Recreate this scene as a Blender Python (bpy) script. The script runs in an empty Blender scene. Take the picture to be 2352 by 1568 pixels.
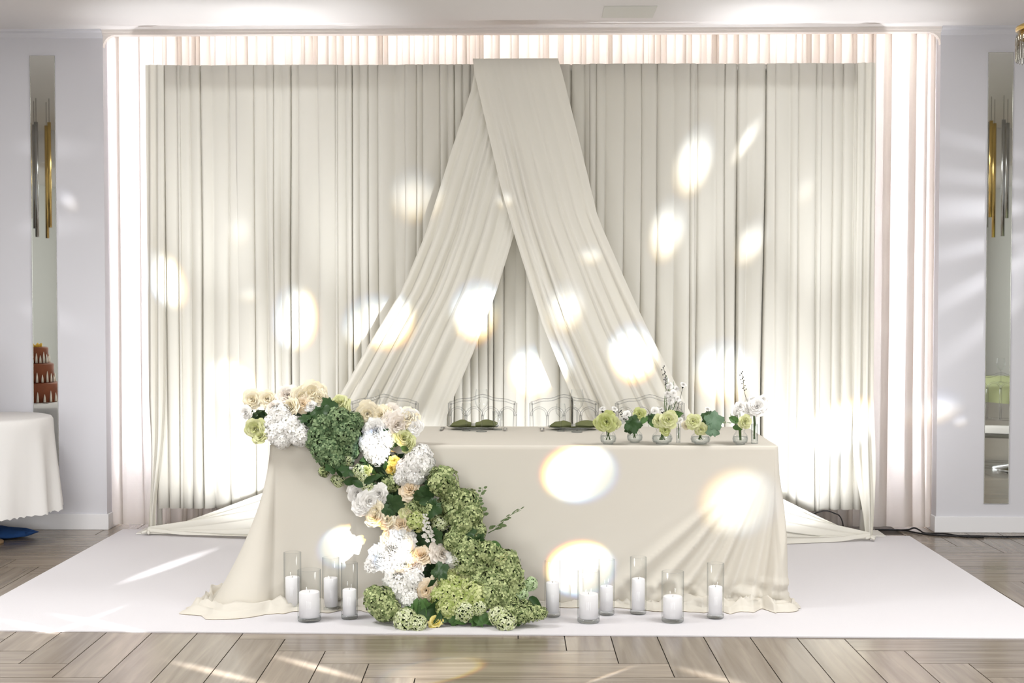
import bpy, math, random
from mathutils import Vector, Matrix, noise

R = math.radians
rng = random.Random(7)
scene = bpy.context.scene
C = scene.collection

# ------------------------------------------------------------------ camera, world, lights, exposure
cam_data = bpy.data.cameras.new('camera')
cam_data.sensor_width = 36.0
cam_data.lens = 36.0 * 3165 / 2352
cam_data.clip_end = 60
cam = bpy.data.objects.new('camera', cam_data)
cam.location = (0.17, 0.0, 1.46)
cam.rotation_euler = (R(90 - 1.79), 0, R(1.1))
C.objects.link(cam)
scene.camera = cam

world = bpy.data.worlds.new('world')
scene.world = world
world.use_nodes = True
world.node_tree.nodes['Background'].inputs[0].default_value = (0.9, 0.95, 1, 1)
world.node_tree.nodes['Background'].inputs[1].default_value = 0.4

vs = scene.view_settings
vs.view_transform = 'Standard'
vs.look = 'None'
vs.exposure = 0.0
vs.gamma = 1.0
vs.use_curve_mapping = False
cy = scene.cycles
cy.max_bounces = 9
cy.diffuse_bounces = 4
cy.glossy_bounces = 4
cy.transmission_bounces = 6
cy.transparent_max_bounces = 24
cy.caustics_reflective = False
cy.caustics_refractive = False
cy.sample_clamp_indirect = 4
cy.use_denoising = True


def area(name, loc, target, sx, sy, power, color=(1, 1, 1), spread=180):
    d = bpy.data.lights.new(name, 'AREA')
    d.shape = 'RECTANGLE'
    d.size, d.size_y = sx, sy
    d.energy = power
    d.color = color
    d.spread = R(spread)
    o = bpy.data.objects.new(name, d)
    o.location = loc
    o.rotation_euler = (Vector(target) - Vector(loc)).to_track_quat('-Z', 'Y').to_euler()
    C.objects.link(o)
    return o


# added soft fill: area lamps behind the camera and under the ceiling
for wx in (-3.6, 0.0, 3.6):
    area('window_light', (wx, -4.85, 1.55), (wx, 0, 1.55), 2.2, 2.3, 128, (0.96, 0.985, 1.0))
for px, py in ((-2.4, 5.4), (2.4, 5.4), (-2.6, 1.4), (2.6, 1.4)):
    area('ceiling_panel_light', (px, py, 3.09), (px, py, 0), 1.1, 1.1, 92, (1.0, 1.0, 0.99))
# LED strips of the curtain niche, turned to its back wall
area('led_strip_top', (0.05, 8.80, 3.22), (0.05, 9.02, 2.9), 5.0, 0.05, 34, (1, 0.92, 0.85))
area('led_strip_side', (-2.40, 8.84, 1.65), (-2.56, 9.02, 1.65), 0.06, 2.7, 46, (1, 0.95, 0.92))
area('led_strip_side', (2.50, 8.84, 1.65), (2.66, 9.02, 1.65), 0.06, 2.7, 46, (1, 0.95, 0.92))


def spot(name, loc, target, power, size, blend=0.6, color=(1, 1, 1), radius=0.04):
    d = bpy.data.lights.new(name, 'SPOT')
    d.energy = power
    d.spot_size = R(size)
    d.spot_blend = blend
    d.color = color
    d.shadow_soft_size = radius
    o = bpy.data.objects.new(name, d)
    o.location = loc
    o.rotation_euler = (Vector(target) - Vector(loc)).to_track_quat('-Z', 'Y').to_euler()
    C.objects.link(o)
    return o


# floor uplights standing behind the table and washing the draped backdrop
for ux, pw in ((-1.62, 40), (-0.75, 30), (0.05, 26), (0.85, 30), (1.72, 46)):
    spot('floor_uplight_beam', (ux, 7.85, 0.16), (ux, 8.5, 1.05), pw, 135, 1.0, (0.95, 0.97, 1.0))
for ux in (-1.75, -0.95, 1.0, 1.85):
    spot('ceiling_wash_beam', (ux, 7.80, 0.16), (ux * 1.05, 8.35, 3.13), 230, 34, 1.0, (0.95, 0.97, 1.0))


for ux in (-1.85, -1.0, 1.0, 1.85):
    spot('ceiling_wash_beam', (ux, 8.57, 0.10), (ux, 8.55, 3.1), 130, 44, 1.0, (0.95, 0.97, 1.0))


# one projector with a prism and a split-colour lens: every facet throws one soft-edged ellipse
def facet(src, P, Q, half_w, strength, fringe, soft, tint=(1, 1, 1)):
    src, P, Q = Vector(src), Vector(P), Vector(Q)
    d = P - src
    q = d.to_track_quat('-Z', 'Y')
    inv = q.to_matrix().inverted()

    def uv(W):
        l = inv @ (W - src)
        return Vector((l.x / -l.z, l.y / -l.z, 0))
    maj = uv(Q)
    a = max(maj.length, 1e-4)
    maj = maj / a
    b = half_w / d.length
    mn = Vector((-maj.y, maj.x, 0))
    L = bpy.data.lights.new('projector_beam', 'SPOT')
    L.energy = 4 * math.pi * math.pi * d.length_squared * strength
    L.shadow_soft_size = 0.012
    L.spot_size = 2 * math.atan(max(a, b) * (1.35 + soft))
    L.spot_blend = 0.0
    L.use_nodes = True
    nt = L.node_tree
    N = nt.nodes
    em = N['Emission']
    tc = N.new('ShaderNodeTexCoord')
    sp = N.new('ShaderNodeSeparateXYZ')
    nt.links.new(tc.outputs['Normal'], sp.inputs[0])
    comb = N.new('ShaderNodeCombineXYZ')
    for k in (0, 1):
        dv = N.new('ShaderNodeMath')
        dv.operation = 'DIVIDE'
        nt.links.new(sp.outputs[k], dv.inputs[0])
        nt.links.new(sp.outputs[2], dv.inputs[1])
        ng = N.new('ShaderNodeMath')
        ng.operation = 'MULTIPLY'
        ng.inputs[1].default_value = GOBO_SIGN
        nt.links.new(dv.outputs[0], ng.inputs[0])
        nt.links.new(ng.outputs[0], comb.inputs[k])
    col = N.new('ShaderNodeCombineColor')
    fr = Vector((fringe[0], fringe[1], 0))
    if fr.length:
        fr = fr.normalized() * min(b, a) * 0.10
    for k, f in enumerate((1.0, 0.25, -1.0)):
        off = N.new('ShaderNodeVectorMath')
        off.operation = 'SUBTRACT'
        off.inputs[1].default_value = fr * f
        nt.links.new(comb.outputs[0], off.inputs[0])
        c2 = N.new('ShaderNodeCombineXYZ')
        for j, ax in enumerate((maj / a, mn / b)):
            dt = N.new('ShaderNodeVectorMath')
            dt.operation = 'DOT_PRODUCT'
            dt.inputs[1].default_value = ax
            nt.links.new(off.outputs[0], dt.inputs[0])
            nt.links.new(dt.outputs['Value'], c2.inputs[j])
        ln = N.new('ShaderNodeVectorMath')
        ln.operation = 'LENGTH'
        nt.links.new(c2.outputs[0], ln.inputs[0])
        mr = N.new('ShaderNodeMapRange')
        mr.interpolation_type = 'SMOOTHSTEP'
        mr.inputs['From Min'].default_value = 1 + soft * 0.5
        mr.inputs['From Max'].default_value = 1 - soft
        mr.inputs['To Max'].default_value = tint[k]
        nt.links.new(ln.outputs['Value'], mr.inputs['Value'])
        nt.links.new(mr.outputs[0], col.inputs[k])
    nt.links.new(col.outputs[0], em.inputs['Color'])
    if fr.length:
        # the beam is densest on its warm side
        fd = N.new('ShaderNodeVectorMath')
        fd.operation = 'DOT_PRODUCT'
        fdir = fr.normalized()
        ext = math.hypot(maj.dot(fdir) * a, mn.dot(fdir) * b)
        fd.inputs[1].default_value = fdir / ext
        nt.links.new(comb.outputs[0], fd.inputs[0])
        gr = N.new('ShaderNodeMapRange')
        gr.interpolation_type = 'SMOOTHSTEP'
        gr.inputs['From Min'].default_value = -1.0
        gr.inputs['From Max'].default_value = 0.15
        gr.inputs['To Min'].default_value = 0.32
        gr.inputs['To Max'].default_value = 1.25
        nt.links.new(fd.outputs['Value'], gr.inputs['Value'])
        nt.links.new(gr.outputs[0], em.inputs['Strength'])
    o = bpy.data.objects.new('projector_beam', L)
    o.location = src
    o.rotation_euler = q.to_euler()
    C.objects.link(o)


GOBO_SIGN = -1.0
PROJECTOR = (2.3, 1.6, 2.35)
FACETS = [
    # on the draped backdrop
    ((-2.100, 8.400, 1.580), (-2.028, 8.400, 1.420), 0.090, 1.60, (1, -0.4), 0.5),
    ((-1.648, 8.400, 1.893), (-1.649, 8.400, 1.787), 0.058, 0.35, (0, -1), 0.8),
    ((-1.592, 8.400, 1.495), (-1.592, 8.400, 1.442), 0.053, 0.30, (0, -1), 0.8),
    ((-1.304, 8.400, 1.346), (-1.297, 8.400, 1.159), 0.114, 1.70, (1, -0.5), 0.4),
    ((-0.799, 8.350, 1.315), (-0.784, 8.350, 1.148), 0.158, 1.60, (0.5, -1), 0.4),
    ((-0.202, 8.300, 1.382), (-0.202, 8.300, 1.211), 0.149, 1.80, (0.2, -1), 0.4),
    ((-0.577, 8.400, 2.096), (-0.577, 8.400, 1.945), 0.117, 0.65, (0, -1), 0.6),
    ((-0.059, 8.350, 2.052), (-0.059, 8.350, 2.005), 0.042, 0.50, (0, -1), 0.9),
    ((0.322, 8.250, 1.408), (0.309, 8.250, 1.270), 0.099, 0.90, (0, -1), 0.6),
    ((0.152, 8.400, 1.022), (0.174, 8.400, 0.876), 0.138, 1.60, (-0.4, -1), 0.4),
    ((0.735, 8.200, 1.137), (0.748, 8.200, 0.973), 0.137, 1.80, (0, -1), 0.4),
    ((1.127, 8.400, 2.304), (1.185, 8.400, 2.496), 0.101, 1.40, (-0.3, -1), 0.6),
    ((1.448, 8.400, 2.432), (1.536, 8.400, 2.573), 0.037, 0.90, (-0.5, -1), 0.7),
    ((0.963, 8.400, 1.883), (1.002, 8.400, 2.054), 0.096, 1.20, (-0.3, -1), 0.6),
    ((1.480, 8.400, 1.817), (1.545, 8.400, 1.948), 0.074, 0.90, (-0.5, -1), 0.7),
    ((0.466, 8.300, 1.717), (0.466, 8.300, 1.662), 0.063, 0.45, (0, -1), 0.8),
    ((1.313, 8.400, 1.023), (1.313, 8.400, 0.851), 0.165, 1.60, (0, -1), 0.5),
    ((-1.676, 8.400, 0.927), (-1.556, 8.400, 0.780), 0.111, 1.60, (1, 0.2), 0.4),
    ((1.993, 8.400, 0.666), (2.216, 8.400, 0.786), 0.138, 1.80, (0.6, 1), 0.5),
    ((1.799, 8.400, 2.132), (1.837, 8.400, 2.224), 0.048, 0.25, (0, -1), 0.9),
    ((-2.787, 8.620, 2.080), (-2.741, 8.620, 2.020), 0.038, 0.50, (0.7, -1), 0.8),
    ((2.797, 8.620, 0.701), (2.843, 8.620, 0.709), 0.035, 0.35, (0.3, -1), 0.8),
    ((2.621, 8.620, 0.782), (2.782, 8.620, 0.810), 0.087, 0.90, (0, -1), 0.8),
    # on the tablecloth and the flowers
    ((0.382, 6.460, 0.648), (0.555, 6.460, 0.649), 0.131, 1.50, (-1, 0.6), 0.15),
    ((1.132, 6.450, 0.516), (1.302, 6.450, 0.533), 0.143, 0.90, (-1, 0.4), 0.4),
    ((0.395, 6.420, 0.211), (0.554, 6.420, 0.208), 0.118, 1.70, (-0.8, 1), 0.12),
    ((-0.722, 6.420, 0.310), (-0.613, 6.420, 0.302), 0.093, 1.50, (1, 0.3), 0.12),
    ((-0.579, 6.400, 0.749), (-0.494, 6.400, 0.698), 0.105, 1.90, (1, -0.6), 0.25),
    ((-0.489, 6.250, 0.301), (-0.399, 6.250, 0.358), 0.091, 1.90, (0.9, -0.7), 0.3),
]
STREAKS = [
    # streaks on the rug and the planks
    ((-1.839, 7.433, 0.006), (-1.700, 7.960, 0.006), 0.052, 0.70, (0, 0), 0.6),
    ((-2.067, 6.015, 0.006), (-1.874, 5.876, 0.006), 0.013, 1.10, (1, -0.3), 0.6),
    ((-1.814, 6.101, 0.006), (-1.561, 5.937, 0.006), 0.015, 1.10, (1, -0.3), 0.6),
    ((-1.887, 6.083, 0.006), (-1.778, 6.472, 0.006), 0.023, 0.35, (0, 0), 0.8),
    ((-1.120, 5.332, 0.006), (-0.879, 5.159, 0.006), 0.017, 2.20, (1, -0.3), 0.6),
    ((-0.729, 5.403, 0.006), (-0.505, 5.208, 0.006), 0.015, 2.20, (1, -0.3), 0.6),
    ((0.447, 5.311, 0.006), (0.561, 5.454, 0.006), 0.010, 1.60, (-1, -0.3), 0.7),
    ((0.861, 5.258, 0.006), (1.016, 5.090, 0.006), 0.015, 1.60, (-1, -0.3), 0.7),
    ((-0.258, 5.336, 0.006), (-0.087, 5.339, 0.006), 0.121, 0.70, (1, 0.3), 0.12),
]
for f_ in FACETS:
    facet(PROJECTOR, *f_)
for f_ in STREAKS:
    facet((-2.5, 2.0, 2.35), f_[0], f_[1], f_[2], f_[3] * 3.0, *f_[4:])
# a second head beside the right wall grazes it with a fan of beams, and its twin the left wall
FAN_RIGHT = [
    ((2.873, 8.620, 2.417), (2.336, 8.620, 2.552), 0.054, 0.30, (0, 0), 0.95),
    ((2.876, 8.620, 2.202), (2.311, 8.620, 2.262), 0.054, 0.36, (0, 0), 0.95),
    ((2.851, 8.620, 2.013), (2.233, 8.620, 2.003), 0.082, 0.80, (0, 0), 0.95),
    ((2.880, 8.620, 1.776), (2.397, 8.620, 1.663), 0.054, 0.60, (0, 0), 0.95),
    ((2.883, 8.620, 1.541), (2.400, 8.620, 1.284), 0.060, 0.75, (0, 0), 0.95),
    ((2.899, 8.620, 1.244), (2.404, 8.620, 0.850), 0.065, 0.50, (0, 0), 0.95),
    ((3.124, 8.620, 1.582), (2.994, 8.620, 1.149), 0.071, 0.40, (0, 0), 0.95),
]
for f_ in FAN_RIGHT:
    facet((3.75, 8.05, 2.02), *f_)
FAN_LEFT = [
    ((-2.880, 8.620, 2.402), (-2.605, 8.620, 2.374), 0.060, 0.25, (0, 0), 0.9),
    ((-2.885, 8.620, 1.911), (-2.610, 8.620, 1.938), 0.071, 0.25, (0, 0), 0.9),
    ((-2.891, 8.620, 1.337), (-2.616, 8.620, 1.255), 0.065, 0.25, (0, 0), 0.9),
]
for f_ in FAN_LEFT:
    facet((-3.9, 7.9, 2.0), *f_)


# ------------------------------------------------------------------ mesh helpers
class MB:
    def __init__(self):
        self.v, self.f, self.m = [], [], []

    def add(self, verts, faces, mi=0):
        n = len(self.v)
        self.v += [tuple(p) for p in verts]
        self.f += [tuple(i + n for i in f) for f in faces]
        self.m += [mi] * len(faces)
        return n

    def box(self, x0, x1, y0, y1, z0, z1, mi=0):
        self.add([(x0, y0, z0), (x1, y0, z0), (x1, y1, z0), (x0, y1, z0),
                  (x0, y0, z1), (x1, y0, z1), (x1, y1, z1), (x0, y1, z1)],
                 [(0, 3, 2, 1), (4, 5, 6, 7), (0, 1, 5, 4), (1, 2, 6, 5), (2, 3, 7, 6), (3, 0, 4, 7)], mi)
        return self

    def lathe(self, prof, n=24, mi=0, cx=0, cy=0, wob=None):
        vs, fs = [], []
        for (r, z) in prof:
            for i in range(n):
                a = 2 * math.pi * i / n
                rr = r * (wob(a, z) if wob else 1)
                vs.append((cx + rr * math.cos(a), cy + rr * math.sin(a), z))
        for j in range(len(prof) - 1):
            for i in range(n):
                k = (i + 1) % n
                fs.append((j * n + i, j * n + k, (j + 1) * n + k, (j + 1) * n + i))
        if prof[0][0] > 1e-5:
            fs.append(tuple(range(n - 1, -1, -1))) if prof[0][0] < 0 else None
        self.add(vs, [f for f in fs if f], mi)
        return self

    def disc(self, r, z, n=24, mi=0, cx=0, cy=0):
        self.add([(cx + r * math.cos(2 * math.pi * i / n), cy + r * math.sin(2 * math.pi * i / n), z) for i in range(n)],
                 [tuple(range(n))], mi)
        return self

    def tube(self, pts, rad, n=8, mi=0, caps=True):
        pts = [Vector(p) for p in pts]
        if not hasattr(rad, '__len__'):
            rad = [rad] * len(pts)
        vs, fs = [], []
        up = Vector((0, 0, 1))
        t0 = (pts[1] - pts[0]).normalized()
        if abs(t0.dot(up)) > 0.95:
            up = Vector((1, 0, 0))
        for i, p in enumerate(pts):
            t = (pts[min(i + 1, len(pts) - 1)] - pts[max(i - 1, 0)]).normalized()
            s = t.cross(up)
            if s.length < 1e-4:
                s = t.cross(Vector((0, 1, 0)))
            s.normalize()
            u = s.cross(t)
            up = u
            for k in range(n):
                a = 2 * math.pi * k / n
                vs.append(p + (s * math.cos(a) + u * math.sin(a)) * rad[i])
        for i in range(len(pts) - 1):
            for k in range(n):
                l = (k + 1) % n
                fs.append((i * n + k, i * n + l, (i + 1) * n + l, (i + 1) * n + k))
        if caps:
            fs.append(tuple(range(n - 1, -1, -1)))
            fs.append(tuple((len(pts) - 1) * n + k for k in range(n)))
        self.add(vs, fs, mi)
        return self

    def grid(self, rows, mi=0, close=False):
        nv = len(rows[0])
        vs = [p for r in rows for p in r]
        fs = []
        for j in range(len(rows) - 1):
            for i in range(nv if close else nv - 1):
                k = (i + 1) % nv
                fs.append((j * nv + i, j * nv + k, (j + 1) * nv + k, (j + 1) * nv + i))
        return self.add(vs, fs, mi)

    def mesh(self, name, mats, smooth=True):
        me = bpy.data.meshes.new(name)
        me.from_pydata(self.v, [], self.f)
        for m in (mats if isinstance(mats, (list, tuple)) else [mats]):
            me.materials.append(m)
        me.polygons.foreach_set('material_index', self.m)
        me.polygons.foreach_set('use_smooth', [smooth] * len(self.f))
        me.update()
        return me

    def build(self, name, mats, parent=None, smooth=True, loc=(0, 0, 0)):
        return link(name, self.mesh(name, mats, smooth), parent, loc)


def link(name, me, parent=None, loc=(0, 0, 0), rot=None, scale=None):
    o = bpy.data.objects.new(name, me)
    o.location = loc
    if rot is not None:
        o.rotation_euler = rot
    if scale is not None:
        o.scale = (scale,) * 3 if not hasattr(scale, '__len__') else scale
    if parent:
        o.parent = parent
    C.objects.link(o)
    return o


def empty(name, loc=(0, 0, 0), rz=0.0):
    o = bpy.data.objects.new(name, None)
    o.location = loc
    o.rotation_euler = (0, 0, rz)
    o.empty_display_size = 0.1
    C.objects.link(o)
    return o


def tag(o, label=None, cat=None, group=None, kind=None):
    if label:
        o['label'] = label
    if cat:
        o['category'] = cat
    if group:
        o['group'] = group
    if kind:
        o['kind'] = kind
    return o


def structure(o, label=None, cat=None):
    return tag(o, label, cat, None, 'structure')


def copy_tree(o, parent=None):
    c = o.copy()
    C.objects.link(c)
    if parent:
        c.parent = parent
    for ch in [x for x in C.objects if x.parent == o]:
        copy_tree(ch, c)
    return c


def bevel(o, w=0.004, seg=2):
    m = o.modifiers.new('bevel', 'BEVEL')
    m.width = w
    m.segments = seg
    m.limit_method = 'ANGLE'
    return o


def smooth(a, b, x):
    t = min(1, max(0, (x - a) / (b - a)))
    return t * t * (3 - 2 * t)


def lerp(a, b, t):
    return a + (b - a) * t


def pw(x, pts):
    if x <= pts[0][0]:
        return pts[0][1]
    for (a, b), (c, d) in zip(pts, pts[1:]):
        if x <= c:
            return lerp(b, d, (x - a) / (c - a))
    return pts[-1][1]


# ------------------------------------------------------------------ materials
def lin(c):
    return tuple((x / 255 / 12.92 if x / 255 <= 0.04045 else ((x / 255 + 0.055) / 1.055) ** 2.4) for x in c) + (1.0,)


def mat(name, rgb, rough=0.6, spec=0.3, metal=0.0, bump=0.0, bscale=200.0, vary=0.0, vscale=3.0, coat=0.0):
    m = bpy.data.materials.new(name)
    m.use_nodes = True
    nt = m.node_tree
    b = nt.nodes['Principled BSDF']
    b.inputs['Base Color'].default_value = lin(rgb)
    b.inputs['Roughness'].default_value = rough
    b.inputs['Specular IOR Level'].default_value = spec
    b.inputs['Metallic'].default_value = metal
    b.inputs['Coat Weight'].default_value = coat
    tc = nt.nodes.new('ShaderNodeTexCoord')
    if vary:
        n = nt.nodes.new('ShaderNodeTexNoise')
        n.inputs['Scale'].default_value = vscale
        nt.links.new(tc.outputs['Object'], n.inputs['Vector'])
        r = nt.nodes.new('ShaderNodeValToRGB')
        r.color_ramp.elements[0].color = tuple(x * (1 - vary) for x in lin(rgb)[:3]) + (1,)
        r.color_ramp.elements[1].color = tuple(min(1, x * (1 + vary)) for x in lin(rgb)[:3]) + (1,)
        nt.links.new(n.outputs['Fac'], r.inputs[0])
        nt.links.new(r.outputs[0], b.inputs['Base Color'])
    if bump:
        n = nt.nodes.new('ShaderNodeTexNoise')
        n.inputs['Scale'].default_value = bscale
        nt.links.new(tc.outputs['Object'], n.inputs['Vector'])
        bp = nt.nodes.new('ShaderNodeBump')
        bp.inputs['Strength'].default_value = bump
        bp.inputs['Distance'].default_value = 0.002
        nt.links.new(n.outputs['Fac'], bp.inputs['Height'])
        nt.links.new(bp.outputs[0], b.inputs['Normal'])
    return m


def fabric(name, rgb, transl=0.2, transp=0.0, trgb=None, bump=0.15):
    m = bpy.data.materials.new(name)
    m.use_nodes = True
    nt = m.node_tree
    N = nt.nodes
    N.remove(N['Principled BSDF'])
    out = N['Material Output']
    d = N.new('ShaderNodeBsdfDiffuse')
    d.inputs[0].default_value = lin(rgb)
    t = N.new('ShaderNodeBsdfTranslucent')
    t.inputs[0].default_value = lin(trgb or rgb)
    mx = N.new('ShaderNodeMixShader')
    mx.inputs[0].default_value = transl
    nt.links.new(d.outputs[0], mx.inputs[1])
    nt.links.new(t.outputs[0], mx.inputs[2])
    last = mx
    if bump:
        tc = N.new('ShaderNodeTexCoord')
        n = N.new('ShaderNodeTexNoise')
        n.inputs['Scale'].default_value = 350
        nt.links.new(tc.outputs['Object'], n.inputs['Vector'])
        bp = N.new('ShaderNodeBump')
        bp.inputs['Strength'].default_value = bump
        bp.inputs['Distance'].default_value = 0.001
        nt.links.new(n.outputs['Fac'], bp.inputs['Height'])
        nt.links.new(bp.outputs[0], d.inputs['Normal'])
    if transp:
        tr = N.new('ShaderNodeBsdfTransparent')
        m2 = N.new('ShaderNodeMixShader')
        m2.inputs[0].default_value = transp
        nt.links.new(mx.outputs[0], m2.inputs[1])
        nt.links.new(tr.outputs[0], m2.inputs[2])
        last = m2
    nt.links.new(last.outputs[0], out.inputs['Surface'])
    return m


def petal(name, c0, c1, transl=0.25, rough=0.6):
    """petals: each one (mesh island) its own tone between two colours"""
    m = bpy.data.materials.new(name)
    m.use_nodes = True
    nt = m.node_tree
    N = nt.nodes
    N.remove(N['Principled BSDF'])
    g = N.new('ShaderNodeNewGeometry')
    r = N.new('ShaderNodeValToRGB')
    r.color_ramp.elements[0].color = lin(c0)
    r.color_ramp.elements[1].color = lin(c1)
    nt.links.new(g.outputs['Random Per Island'], r.inputs[0])
    d = N.new('ShaderNodeBsdfPrincipled')
    d.inputs['Roughness'].default_value = rough
    d.inputs['Specular IOR Level'].default_value = 0.25
    t = N.new('ShaderNodeBsdfTranslucent')
    mx = N.new('ShaderNodeMixShader')
    mx.inputs[0].default_value = transl
    nt.links.new(r.outputs[0], d.inputs['Base Color'])
    nt.links.new(r.outputs[0], t.inputs[0])
    nt.links.new(d.outputs[0], mx.inputs[1])
    nt.links.new(t.outputs[0], mx.inputs[2])
    nt.links.new(mx.outputs[0], N['Material Output'].inputs['Surface'])
    return m


def clear(name, centre=(0.985, 0.99, 0.99), edge=(0.6, 0.63, 0.64), power=3.0, gloss=0.5, rough=0.02):
    """thin clear wall: see-through, darker and shinier where it is seen edge-on"""
    m = bpy.data.materials.new(name)
    m.use_nodes = True
    nt = m.node_tree
    N = nt.nodes
    N.remove(N['Principled BSDF'])
    lw = N.new('ShaderNodeLayerWeight')
    lw.inputs[0].default_value = 0.5
    p = N.new('ShaderNodeMath')
    p.operation = 'POWER'
    p.inputs[1].default_value = power
    nt.links.new(lw.outputs['Facing'], p.inputs[0])
    mc = N.new('ShaderNodeMix')
    mc.data_type = 'RGBA'
    mc.inputs[6].default_value = centre + (1,)
    mc.inputs[7].default_value = edge + (1,)
    nt.links.new(p.outputs[0], mc.inputs[0])
    tr = N.new('ShaderNodeBsdfTransparent')
    nt.links.new(mc.outputs[2], tr.inputs[0])
    gl = N.new('ShaderNodeBsdfGlossy')
    gl.inputs['Roughness'].default_value = rough
    mg = N.new('ShaderNodeMath')
    mg.operation = 'MULTIPLY_ADD'
    mg.inputs[1].default_value = gloss
    mg.inputs[2].default_value = 0.02
    nt.links.new(p.outputs[0], mg.inputs[0])
    mx = N.new('ShaderNodeMixShader')
    nt.links.new(mg.outputs[0], mx.inputs[0])
    nt.links.new(tr.outputs[0], mx.inputs[1])
    nt.links.new(gl.outputs[0], mx.inputs[2])
    nt.links.new(mx.outputs[0], N['Material Output'].inputs['Surface'])
    return m


def plank_mat():
    m = bpy.data.materials.new('wood_look_plank')
    m.use_nodes = True
    nt = m.node_tree
    N = nt.nodes
    b = N['Principled BSDF']
    tc = N.new('ShaderNodeTexCoord')
    oi = N.new('ShaderNodeObjectInfo')
    mp = N.new('ShaderNodeMapping')
    mp.inputs['Scale'].default_value = (1.6, 22, 1)
    nt.links.new(tc.outputs['Object'], mp.inputs[0])
    add = N.new('ShaderNodeVectorMath')
    add.operation = 'ADD'
    nt.links.new(mp.outputs[0], add.inputs[0])
    sc = N.new('ShaderNodeMath')
    sc.operation = 'MULTIPLY'
    sc.inputs[1].default_value = 90
    nt.links.new(oi.outputs['Random'], sc.inputs[0])
    nt.links.new(sc.outputs[0], add.inputs[1])
    n = N.new('ShaderNodeTexNoise')
    n.inputs['Scale'].default_value = 1.0
    n.inputs['Detail'].default_value = 5
    n.inputs['Distortion'].default_value = 0.6
    nt.links.new(add.outputs[0], n.inputs['Vector'])
    r = N.new('ShaderNodeValToRGB')
    r.color_ramp.elements[0].position = 0.3
    r.color_ramp.elements[0].color = lin((118, 106, 93))
    r.color_ramp.elements[1].position = 0.7
    r.color_ramp.elements[1].color = lin((150, 138, 124))
    nt.links.new(n.outputs['Fac'], r.inputs[0])
    hs = N.new('ShaderNodeHueSaturation')
    mr = N.new('ShaderNodeMapRange')
    mr.inputs['To Min'].default_value = 0.85
    mr.inputs['To Max'].default_value = 1.12
    nt.links.new(oi.outputs['Random'], mr.inputs[0])
    nt.links.new(mr.outputs[0], hs.inputs['Value'])
    nt.links.new(r.outputs[0], hs.inputs['Color'])
    nt.links.new(hs.outputs[0], b.inputs['Base Color'])
    b.inputs['Roughness'].default_value = 0.2
    b.inputs['Specular IOR Level'].default_value = 0.5
    return m


M = {}
M['wall'] = mat('wall_paint', (212, 211, 216), 0.7, 0.2, bump=0.05, bscale=120)
M['hall'] = mat('hall_wall_paint', (204, 204, 200), 0.8, 0.2)
M['ceiling'] = mat('ceiling_paint', (230, 227, 226), 0.8, 0.15)
M['hatch'] = mat('hatch_paint', (216, 216, 210), 0.6, 0.2)
M['trim'] = mat('white_trim', (240, 233, 228), 0.5, 0.3)
M['base'] = mat('baseboard_white', (232, 231, 233), 0.4, 0.4)
M['plank'] = plank_mat()
M['grout'] = mat('dark_grout', (60, 54, 48), 0.8)
M['rug'] = mat('white_carpet', (218, 215, 218), 0.9, 0.1, bump=0.5, bscale=260)
M['mirror'] = mat('mirror_glass', (240, 243, 238), 0.02, 0.5, metal=1.0)
M['mirror_edge'] = mat('mirror_edge', (205, 205, 200), 0.2, 0.5, metal=0.6)
M['drape'] = fabric('cream_drape', (226, 223, 214), 0.12, 0.0, (238, 230, 200))
M['swag'] = fabric('ivory_swag', (236, 233, 224), 0.14, 0.0, (244, 236, 214))
M['sheer'] = fabric('white_sheer', (248, 243, 238), 0.66, 0.10, (252, 247, 242), 0)
M['cloth'] = fabric('cream_tablecloth', (224, 219, 208), 0.14, 0.0, (236, 206, 140))
M['lace_cloth'] = fabric('white_side_cloth', (242, 240, 238), 0.2)
M['lace'] = mat('lace_overlay', (222, 223, 230), 0.8, 0.2, bump=0.6, bscale=60, vary=0.16, vscale=40)
M['pole'] = mat('white_pole', (225, 222, 215), 0.4)
M['wood'] = mat('table_wood', (170, 140, 105), 0.5)
M['steel'] = mat('steel', (190, 190, 192), 0.2, 0.5, metal=1.0)
M['glass'] = clear('clear_glass')
M['acrylic'] = clear('clear_acrylic', (0.975, 0.975, 0.978), (0.36, 0.37, 0.38), 1.7, 0.4, 0.05)
M['thick_glass'] = clear('thick_glass', (0.95, 0.96, 0.96), (0.5, 0.53, 0.54), 1.8, 0.5)
M['water'] = clear('water', (0.95, 0.97, 0.97), (0.6, 0.65, 0.66), 1.5, 0.4)
M['wax'] = fabric('white_wax', (250, 248, 249), 0.12, 0, (240, 236, 236), 0)
M['wick'] = mat('wick', (150, 145, 138), 0.9)
M['cushion'] = fabric('white_cushion', (240, 238, 236), 0.05)
M['napkin'] = fabric('green_napkin', (116, 120, 84), 0.1)
M['silver'] = mat('cutlery_steel', (150, 148, 145), 0.25, 0.5, metal=1.0)
M['cable'] = mat('black_cable', (28, 26, 28), 0.5)
M['blue'] = mat('blue_cloth', (38, 74, 128), 0.8, 0.2, bump=0.4, bscale=60, vary=0.3, vscale=14)
M['gold'] = mat('gold_metal', (222, 190, 120), 0.2, 0.5, metal=1.0)
M['crystal'] = clear('crystal', (0.9, 0.9, 0.88), (0.45, 0.43, 0.38), 1.2, 0.6)
M['cake'] = mat('brown_cake', (128, 70, 44), 0.6, 0.3, vary=0.2, vscale=30)
M['icing'] = mat('white_icing', (244, 236, 222), 0.5)
M['yellow'] = mat('yellow_sugar', (240, 200, 90), 0.6)
M['green_cloth'] = fabric('pale_green_cloth', (176, 182, 142), 0.1)
M['stem'] = mat('stem_green', (92, 118, 66), 0.6)
M['dark_stem'] = mat('dark_stem', (58, 62, 48), 0.7)
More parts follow.
